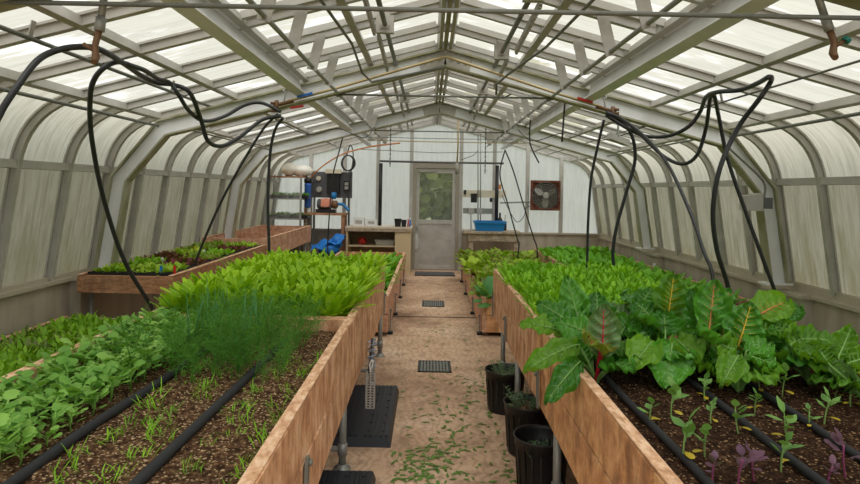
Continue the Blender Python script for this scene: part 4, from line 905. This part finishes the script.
tt = thing('flood_tray', 'black plastic tray standing on edge under the nearest left bed', 'tray', (-.63,2.5,.06), 'black ribbed trays'); obj('body', tl, M['blackmat'], tt); mb = MB()
for k in range(4): mb.box(-.602,-.594,2.52+k*.23,2.60+k*.23,.065,.15)
obj('rib', mb, M['black'], tt)
tl = MB(); a = [(-.72,4.0),(-.66,4.0),(-.66,5.0),(-.72,5.0)]; tl.hexa([(x,y,.002) for x,y in a]+[(x+.035,y,.30) for x,y in a]); tt = thing('flood_tray', 'black plastic tray leaning upright behind the nearest left leg', 'tray', (-.7,4,0), 'black ribbed trays'); obj('body', tl, M['blackmat'], tt)
mb = MB()
for k in range(8): mb.bar((-.655,4.06+k*.12,.02),(-.625,4.06+k*.12,.27),.03,.006,(1,0,0))
obj('rib', mb, M['black'], tt)
# slotted strip and wire bundle hanging on the left bed
st = thing('hanging_strip', 'pale slotted metal strip hanging beside the left leg above the black tray', 'metal strip', at(371,372,4.0), None)
a = at(366,371,4.0); b = at(375,408,4.0); s = MB(); W_ = b.x-a.x
for x0, x1 in ((a.x,a.x+W_*.18),(a.x+W_*.42,a.x+W_*.58),(b.x-W_*.18,b.x)): s.box(x0,x1,3.99,4.0,b.z,a.z)
n = 14
for i in range(n+1): z = b.z+(a.z-b.z)*i/n; s.box(a.x,b.x,3.992,3.998,z-.003,z+.003 if i<n else a.z)
obj('plate', s, M['steel'], st); obj('hook', MB().tube(curve([(a.x+W_*.5,3.995,a.z-.01),(a.x+W_*.4,3.99,a.z+.05),(a.x+W_*.7,3.99,a.z+.07),(a.x+W_*.6,3.99,a.z+.02)],5),.005,6), M['white'], st)
wr = MB(); r = random.Random(5); c = at(372,355,4.05)
P = [c+Vector((r.uniform(-.03,.03),r.uniform(-.03,.03),.10-.2*i/40)) for i in range(40)]; wr.tube(curve(P,3),.004,5)
wb_ = thing('hanging_wire_bundle', 'crumpled silvery wire bundle hanging above the slotted strip', 'wire bundle', c); obj('coil', wr, plain('silver blue wire',(150,160,180),.35,.4), wb_); obj('tie', MB().tube([c+Vector((0,0,.11)),c+Vector((-.02,.01,-.13))],.006,6), M['hose'], wb_)
# leaf clippings swept over the aisle
lm = MB(); r = random.Random(11)
for i in range(480):
    x = r.gauss(.26,.2); y = r.uniform(2.9,5.4) if r.random() < .85 else r.uniform(5.4,7.5)
    if r.random() < .35: x, y = r.gauss(.0,.1), r.gauss(3.55,.2)
    x = min(max(x,-.2),.48); leaf(lm, (x,y,.004), r.uniform(0,6.28), r.uniform(0,.3), r.uniform(-.3,.1), r.uniform(.015,.07), r.uniform(.006,.026), 'lance', .1, 0, 0, r)
tag(obj('leaf_litter', lm, M['l_lit']), 'green leaf clippings scattered on the stained aisle floor', 'leaf litter', None, 'stuff')
# ------------------------------------------------------------------ potting area along the back wall
# desk
x0, x1, y0, y1 = -1.60,-.33,11.78,12.40
dk = thing('desk', 'beige potting desk against the back wall, left of the door', 'desk', (x0,y0,0))
obj('desk_top', MB().box(x0,x1,y0,y1,.86,.89), M['desktop'], dk); obj('side_panel', MB().box(x1-.32,x1-.02,y0+.02,y0+.05,.0,.86).box(x1-.04,x1-.02,y0+.05,y1,.0,.86), M['cement'], dk)
obj('side_panel', MB().box(x0+.02,x0+.05,y0+.02,y1,0,.86), M['cement'], dk); obj('back_panel', MB().box(x0+.05,x1-.05,y1-.03,y1,.1,.86), plain('dark brown board',(150,128,100),.8), dk)
obj('shelf', MB().box(x0+.05,x1-.32,y0+.08,y1-.03,.50,.525), M['cement'], dk); obj('fascia', MB().box(x0+.0,x1,y0-.004,y0+.02,.80,.86), M['wood_grey'], dk)
for i, (px, w, h, lb) in enumerate(((359,.22,.155,'white paper box on the desk, left one'),(371.5,.21,.13,'white paper box on the desk, right one'))):
    p = at(px,221,12.1); t_ = thing('paper_box', lb, 'box', (p.x,12.1,.89), 'white boxes on the desk'); obj('box', MB().box(p.x-w/2,p.x+w/2,12.05,12.2,.891,.891+h), M['paper'], t_); obj('front_label', MB().box(p.x-w*.3,p.x+w*.3,12.044,12.0495,.93,.891+h*.7), M['grey'], t_)
for i, (px, h, w, lb) in enumerate(((398,.14,.13,'black plastic pot pack on the desk, taller one'),(404,.12,.10,'black plastic pot pack on the desk, beside the taller one'))):
    p = at(px,220,12.0); mb = MB().hexa([(p.x-w*.4,11.93,.891),(p.x+w*.4,11.93,.891),(p.x+w*.4,12.05,.891),(p.x-w*.4,12.05,.891),(p.x-w/2,11.92,.891+h),(p.x+w/2,11.92,.891+h),(p.x+w/2,12.06,.891+h),(p.x-w/2,12.06,.891+h)]); mb.box(p.x-w*.53,p.x+w*.53,11.91,12.065,.891+h,.891+h+.012)
    solo('seed_pot', mb, M['black'], lb, 'pot', (p.x,12,.891), 'black pots on the desk')
for px, c, lb in ((408,'red','red handled marker pen standing at the right end of the desk'),(410,'bluehandle','blue marker pen standing at the right end of the desk')):
    p = at(px,220,11.95); t_ = thing('marker_pen', lb, 'pen', (p.x,11.95,.89)); obj('barrel', MB().tube([(p.x,11.95,.891),(p.x+.005,11.95,1.03)],.014,8), M[c], t_); obj('cap', MB().tube([(p.x+.005,11.95,1.03),(p.x+.008,11.95,1.07)],.012,8), M['white'], t_)
p = at(385,243,12.0); solo('seed_tray', MB().hexa([(p.x-.16,11.95,.526),(p.x+.16,11.95,.526),(p.x+.16,12.2,.526),(p.x-.16,12.2,.526),(p.x-.19,11.92,.62),(p.x+.19,11.92,.62),(p.x+.19,12.23,.62),(p.x-.19,12.23,.62)]).box(p.x-.2,p.x+.2,11.91,12.24,.62,.632), M['grey'], 'pale grey tub on the shelf inside the desk', 'tub', (p.x,12,.526))
p = at(362,240,12.0); solo('seed_packet', MB().blob((p.x,12.05,.60),.08,.07,.07,jit=.2,rnd=random.Random(3)), M['red'], 'red and dark bundle on the shelf inside the desk', 'bundle', (p.x,12.05,.526))
p = at(418,242,12.15); solo('hanging_bag', MB().blob((-.25,12.2,.58),.06,.06,.16,jit=.2,rnd=random.Random(4)), M['film'], 'clear plastic bag hanging between the desk and the door', 'bag', (-.25,12.2,.5))
# pump bench and its things
bx0, bx1 = -2.42,-1.62
pb = thing('pump_bench', 'small wooden bench carrying the pump, beside the desk', 'bench', (bx0,11.85,0)); obj('bench_top', MB().box(bx0,bx1,11.85,12.27,1.09,1.13), M['wood_brown'], pb)
for x in (bx0+.04,bx1-.04):
    for y in (11.9,12.23): obj('leg', MB().box(x-.03,x+.03,y-.03,y+.03,0,1.09), M['wood_brown' if x>-2 else 'wood_grey'], pb)
pu = thing('water_pump', 'dark electric water pump with a salmon cloth over it, on the small bench', 'pump', (-2.0,12.05,1.13))
obj('motor', MB().lathe((-2.18,12.05,1.30),[(.08,0),(.10,.02),(.10,.26),(.08,.28)],20,axis='x'), M['dgrey'], pu); obj('base', MB().box(-2.2,-1.82,11.97,12.13,1.132,1.20), M['black'], pu); obj('pump_head', MB().lathe((-1.90,12.05,1.29),[(.05,0),(.08,.02),(.08,.09),(.04,.12)],16,axis='x'), M['brass'], pu); obj('outlet', MB().tube(curve([(-1.80,12.05,1.30),(-1.70,12.05,1.30),(-1.62,12.03,1.24),(-1.57,12.0,1.18)],5),.03,8), M['bluepl'], pu)
rg = MB(); rows = []
for i in range(8):
    t = i/7*PI; rows.append([(-2.10+.2*j/5+.008*math.sin(i*2+j), 12.05-.112*math.cos(t)*(1 if i<7 else 1), 1.30+.112*math.sin(t)-(.05 if i in (0,7) else 0)+.008*math.sin(j*2+i)) for j in range(6)])
rg.strip(rows); solo('rag', rg, M['salmon'], 'salmon coloured rag draped over the pump', 'rag', (-2,12.05,1.3))
bt = thing('spray_bottle', 'small clear bottle on the left end of the pump bench', 'bottle', (-2.34,12.0,1.13)); obj('bottle', MB().lathe((-2.34,12.0,1.131),[(.035,0),(.04,.02),(.04,.12),(.015,.16),(.015,.19)],14), M['white'], bt); obj('cap', MB().lathe((-2.34,12.0,1.32),[(.018,0),(.018,.03)],12), M['grey'], bt)
# control panel with filter
cp = thing('control_panel', 'dark grey irrigation control panel above the pump', 'control panel', (-2.0,12.3,1.35)); px0, px1 = at(311,190,12.25).x, at(352,190,12.25).x
obj('board', MB().box(px0,px1,12.25,12.29,1.42,1.93), M['dgrey'], cp)
for x in (px0+.06,px1-.06): obj('post', MB().box(x-.02,x+.02,12.29,12.33,0,1.95), M['galv'], cp)
obj('controller_box', MB().box(-2.02,-1.78,12.15,12.25,1.50,1.90), M['black'], cp); obj('hood', MB().box(-2.05,-1.75,12.10,12.25,1.90,1.98), M['cream'], cp, label='cream hood')
obj('outlet_box', MB().box(-1.70,-1.58,12.17,12.25,1.56,1.76), M['black'], cp)
for q in (1.62,1.70): obj('socket', MB().box(-1.675,-1.605,12.16,12.17,q-.03,q+.03), M['grey'], cp)
obj('gauge', MB().lathe((-2.20,12.2,1.80),[(.045,0),(.045,.05)],14,axis='y'), M['cream'], cp); obj('valve', MB().lathe((-2.18,12.15,1.58),[(.05,0),(.06,.05),(.04,.1)],12,axis='y'), M['grey'], cp); obj('valve', MB().lathe((-1.88,12.08,1.475),[(.06,0),(.06,.07)],14,axis='y').tube([(-1.88,12.1,1.53),(-1.88,12.1,1.40)],.05,12), M['bluepl'], cp, label='bright blue valve')
wf = thing('water_filter', 'tall blue water filter housing at the left of the control panel', 'filter', (-2.36,12.16,1.2)); obj('housing', MB().lathe((-2.36,11.98,1.22),[(.04,0),(.062,.02),(.066,.42),(.07,.43),(.07,.47),(.05,.48)],18), M['bluefilter'], wf); obj('cap', MB().lathe((-2.36,11.98,1.70),[(.075,0),(.075,.08),(.04,.1)],18), M['black'], wf); obj('bracket', MB().box(-2.40,-2.32,11.98,12.25,1.72,1.76), M['grey'], wf)
# coil of hose above the panel
cc = at(348,163,12.1); cm = MB()
for i in range(3):
    P = [Vector((cc.x+(.11+.012*i)*math.cos(t*2*PI/20), 12.1+.02*i+.01*math.sin(t), cc.z+.15*math.sin(t*2*PI/20))) for t in range(21)]; cm.tube(P,.014,6)
hc = thing('hose_coil', 'coil of black hose hanging above the control panel', 'hose', cc); obj('coil', cm, M['hose'], hc); obj('tail', MB().tube(curve([cc+Vector((-.03,0,.15)),cc+Vector((.05,-.05,.35)),cc+Vector((.1,0,.1)),cc+Vector((.02,.02,-.5)),cc+Vector((.04,0,-1.2)),cc+Vector((.1,0,-1.6))],5),.012,6), M['hose'], hc)
solo('orange_tube', MB().tube(curve([at(*q) for q in ((400,143,11.0),(375,146,11.2),(352,151,11.5),(335,158,11.8),(318,170,12.0),(308,183,12.1),(305,200,12.15),(305,222,12.2))],6),.014,8), M['pex'], 'orange tube curving down from the roof to the shelving', 'tube', at(305,222,12.2))
# blue cloth and black bin by the bench
bl = MB(); rows = []
for i in range(9):
    rows.append([(-2.22+.62*i/8+.02*math.sin(j*2+i), 11.6+.06*j, .42+.22*(i/8)+.05*math.sin(i*1.7+j*1.2)+.05*(3-abs(j-3))*.8) for j in range(7)])
bl.strip(rows); bl.blob((-1.9,11.75,.46),.2,.14,.13,jit=.15,rnd=random.Random(8)); bl.blob((-1.74,11.75,.60),.1,.1,.13,jit=.15,rnd=random.Random(9)); solo('tarp', bl, M['bluecloth'], 'crumpled bright blue tarp heaped beside the desk', 'tarp', (-1.9,11.7,.4))
bn = thing('crate', 'black crate under the blue tarp', 'crate', (-1.9,11.75,0)); obj('body', MB().box(-2.15,-1.66,11.62,11.9,.002,.36), M['black'], bn); mb = MB()
for z in (.08,.18,.28): mb.box(-2.15,-1.66,11.612,11.62,z,z+.04)
obj('slat', mb, M['dgrey'], bn)
# shelving rack wrapped in film
rk = thing('shelving_rack', 'metal shelving rack wrapped in clear film in the far left corner', 'shelving', (-2.75,12.0,0)); rx0, rx1 = -3.10,-2.42
for x in (rx0+.02,rx1-.02):
    for y in (11.72,12.25): obj('post', MB().box(x-.018,x+.018,y-.018,y+.018,0,1.86), M['galv'], rk)
for z in (.55,1.00,1.38,1.80): obj('shelf', MB().box(rx0,rx1+.02,11.70,12.27,z,z+.025), M['galv'] if z<1.7 else M['wood_brown'], rk)
fm = MB(); n = 14; fm.strip([[(rx0-.02+(rx1-rx0+.02)*i/n, 11.67+.012*math.sin(i*1.9+z*4), z) for i in range(n+1)] for z in (.62,.9,1.2,1.5,1.80)]); obj('film', fm, M['film'], rk)
ms_ = meshes(lambda i: sprout(800+i,14,.10), 3, 'microgreen', M['l_mustard'])
for z, nm in ((1.025,'lower'),(1.405,'upper')):
    for i, x in enumerate((-3.05,-2.66)):
        mb = MB(); tray(mb, x, x+.34, 11.76, 12.2, z); mb.box(x,x+.34,11.75,11.76,z,z+.06)
        solo('plug_tray', mb, M['black'], 'black tray of greens on the %s shelf of the rack, %s' % (nm, 'by the glass' if i==0 else 'next to the control panel'), 'seed tray', (x,11.76,z), 'trays on the rack')
        gmb = MB(); rr_ = random.Random(i+int(z*10))
        for _ in range(160):
            leaf(gmb, (x+rr_.uniform(.01,.34), rr_.uniform(11.78,12.18), z+.03), rr_.uniform(0,6.3), 1.3, rr_.uniform(.2,1), rr_.uniform(.05,.1), .016, 'spoon', .1, 0, 0, rr_)
        tag(obj('microgreens', gmb, M['l_spin']), 'dense microgreens in the %s shelf tray, %s' % (nm, 'by the glass' if i==0 else 'next to the control panel'), 'microgreens', None, 'stuff')
sk = thing('sack', 'white plastic sack lying on top of the shelving rack', 'sack', (-2.7,12.0,1.825)); r = random.Random(21); s = MB().blob((-2.48,12.0,1.93),.22,.16,.11,jit=.07,rnd=r,seg=16); s.blob((-2.72,11.95,1.95),.15,.15,.125,jit=.08,rnd=r,seg=16); obj('bag', s, plain('cloudy plastic sack',(232,228,220),.5,0,.08), sk); obj('contents', MB().blob((-2.78,11.83,1.94),.06,.05,.05), M['cream'], sk)
# right side of the door: bench, tub, panel
wbn = thing('work_bench', 'weathered wooden bench right of the door, under the blue tub', 'bench', (.7,11.7,0)); obj('bench_top', MB().box(.66,1.75,11.72,12.36,.80,.84), M['wood_grey'], wbn); obj('apron', MB().box(.74,1.70,11.76,11.79,.66,.80), M['wood_grey'], wbn)
for x in (.80,1.66):
    for y in (11.83,12.28): obj('leg', MB().box(x-.04,x+.04,y-.04,y+.04,0,.80), M['wood_grey'], wbn)
def tub(x0,x1,y0,y1,z,h):
    t_ = thing('tub', 'bright blue plastic tub standing on the weathered bench', 'tub', (x0,y0,z)); m = MB(); a = .03; w_ = .012
    m.hexa([(x0+a,y0+a,z),(x1-a,y0+a,z),(x1-a,y1-a,z),(x0+a,y1-a,z),(x0,y0,z+h*.8),(x1,y0,z+h*.8),(x1,y1,z+h*.8),(x0,y1,z+h*.8)]); obj('body', m, M['bluepl'], t_)
    rm = MB()
    for b in ((x0-.015,x1+.015,y0-.015,y0+w_),(x0-.015,x1+.015,y1-w_,y1+.015),(x0-.015,x0+w_,y0+w_,y1-w_),(x1-w_,x1+.015,y0+w_,y1-w_)): rm.box(*b,z+h*.8,z+h)
    obj('rim', rm, M['bluepl'], t_)
p, q = at(474.5,230,11.95), at(504.5,230,11.95); tub(p.x,q.x,11.85,12.2,.842,.19)
solo('bottle', MB().lathe((at(500,216,12.28).x,12.28,.842),[(.05,0),(.05,.2),(.02,.26),(.02,.34),(.0,.345)],14), M['black'], 'dark bottle behind the blue tub', 'bottle', (1.3,12.28,.842))
solo('radio', MB().box(1.38,1.52,12.2,12.32,.842,1.02).tube([(1.49,12.26,1.02),(1.5,12.26,1.15)],.005,5), M['black'], 'small black radio at the tub\'s right end on the weathered bench', 'radio', (1.45,12.25,.842))
ep = thing('electric_board', 'cream backboard with electrical boxes and conduits right of the door', 'electrical board', (1.0,12.4,1.2))
a, b = at(463,190,12.43), at(506,198,12.43); obj('backboard', MB().box(a.x,b.x,12.43,12.455,b.z,a.z), M['cream'], ep)
a, b = at(463,208,12.43), at(493,214,12.43); obj('channel', MB().box(a.x,b.x,12.42,12.45,b.z,a.z), M['galv'], ep)
for px in (471,479.5): a = at(px,211,12.4); obj('outlet_box', MB().box(a.x-.055,a.x+.055,12.35,12.42,a.z-.06,a.z+.06), M['grey'], ep)
for px,y0_,y1_ in ((478,134,226),(480.5,134,226),(471,214,232)): obj('conduit', MB().tube([at(px,y0_,12.39),at(px,y1_,12.39)],.011,8), M['galv'], ep)
a = at(474,198,12.36); obj('charger', MB().box(a.x-.06,a.x+.06,12.34,12.43,a.z-.09,a.z+.09), M['black'], ep)
for px,py in ((491,200),(465,192)): a = at(px,py,12.4); obj('switch', MB().box(a.x-.025,a.x+.025,12.39,12.43,a.z-.04,a.z+.04), M['black'], ep)
a = at(499,187,12.38); obj('plug', MB().box(a.x-.04,a.x+.04,12.36,12.43,a.z-.05,a.z+.05), M['pex'], ep, label='orange plug'); obj('cable', MB().tube(curve([at(502,195,12.4),at(509,210,12.4),at(517,222,12.4),at(524,216,12.4),at(526,208,12.4),at(531,206,12.4)],5),.007,6), M['black'], ep)
solo('shelf_rail', MB().bar(at(500,203,12.42),at(530,202,12.42),.03,.03), M['galv'], 'thin metal rail on the back wall left of the fan', 'rail', at(500,203,12.42))
solo('wall_cable', MB().tube(curve([at(461,160,12.43),at(466,158,12.42),at(474,155,12.42),at(478,150,12.42)],5),.006,5), M['black'], 'loose cable on the back glass right of the door', 'cable', at(461,160,12.43))
# exhaust fan
c0, c1 = at(531,181,12.38), at(560,210,12.38); cx, cz = (c0.x+c1.x)/2, (c0.z+c1.z)/2; Rf = (c1.x-c0.x)/2
fn = thing('exhaust_fan', 'round exhaust fan in a rusty square frame on the back wall', 'fan', (cx,12.4,cz))
fr = MB().box(cx-Rf,cx+Rf,12.36,12.44,cz+Rf-.04,cz+Rf).box(cx-Rf,cx+Rf,12.36,12.44,cz-Rf,cz-Rf+.04).box(cx-Rf,cx-Rf+.04,12.36,12.44,cz-Rf+.04,cz+Rf-.04).box(cx+Rf-.04,cx+Rf,12.36,12.44,cz-Rf+.04,cz+Rf-.04)
n = 32
for i in range(n):                       # square plate with a round hole
    t0, t1 = 2*PI*i/n, 2*PI*(i+1)/n
    def sq(t): k = (Rf-.03)/max(abs(math.cos(t)),abs(math.sin(t))); return (cx+k*math.cos(t), 12.41, cz+k*math.sin(t))
    def ci_(t): return (cx+Rf*.9*math.cos(t), 12.41, cz+Rf*.9*math.sin(t))
    fr.add([sq(t0),sq(t1),ci_(t1),ci_(t0)],[(0,1,2,3)])
obj('frame', fr, M['rust'], fn)
lv = MB()
for i in range(9): z = cz-Rf*.9+i*Rf*.225; lv.bar((cx-Rf*.95,12.445,z),(cx+Rf*.95,12.445,z),.012,Rf*.25,(0,-.3,1))
obj('shutter', lv, plain('grey shutter slats',(104,98,90),.6,0,.25,9), fn)
for k in range(3):
    a = .5+k*2*PI/3; d = Vector((math.cos(a),0,math.sin(a))); e = Vector((-math.sin(a),0,math.cos(a))); rows = []
    for i in range(6):
        q = .06+(Rf*.82-.06)*i/5; w_ = .03+.035*math.sin(PI*i/6+.4); rows.append([Vector((cx,12.405,cz))+d*q+e*(w_*j)+Vector((0,-.035*j,0)) for j in (-1,0,1)])
    obj('blade', MB().strip(rows), M['steel'], fn)
obj('motor', MB().lathe((cx,12.34,cz),[(.05,0),(.07,.015),(.07,.06)],18,axis='y'), M['steel'], fn)
gd = MB()
for q in (.25,.42,.58,.74,.9): gd.tube([(cx+Rf*q*math.cos(2*PI*i/28),12.345,cz+Rf*q*math.sin(2*PI*i/28)) for i in range(29)],.0045,5)
for i in range(6): a = i*PI/3; gd.tube([(cx+.07*math.cos(a),12.34,cz+.07*math.sin(a)),(cx+Rf*.9*math.cos(a),12.36,cz+Rf*.9*math.sin(a))],.005,5)
obj('guard', gd, M['galv_dark'], fn)
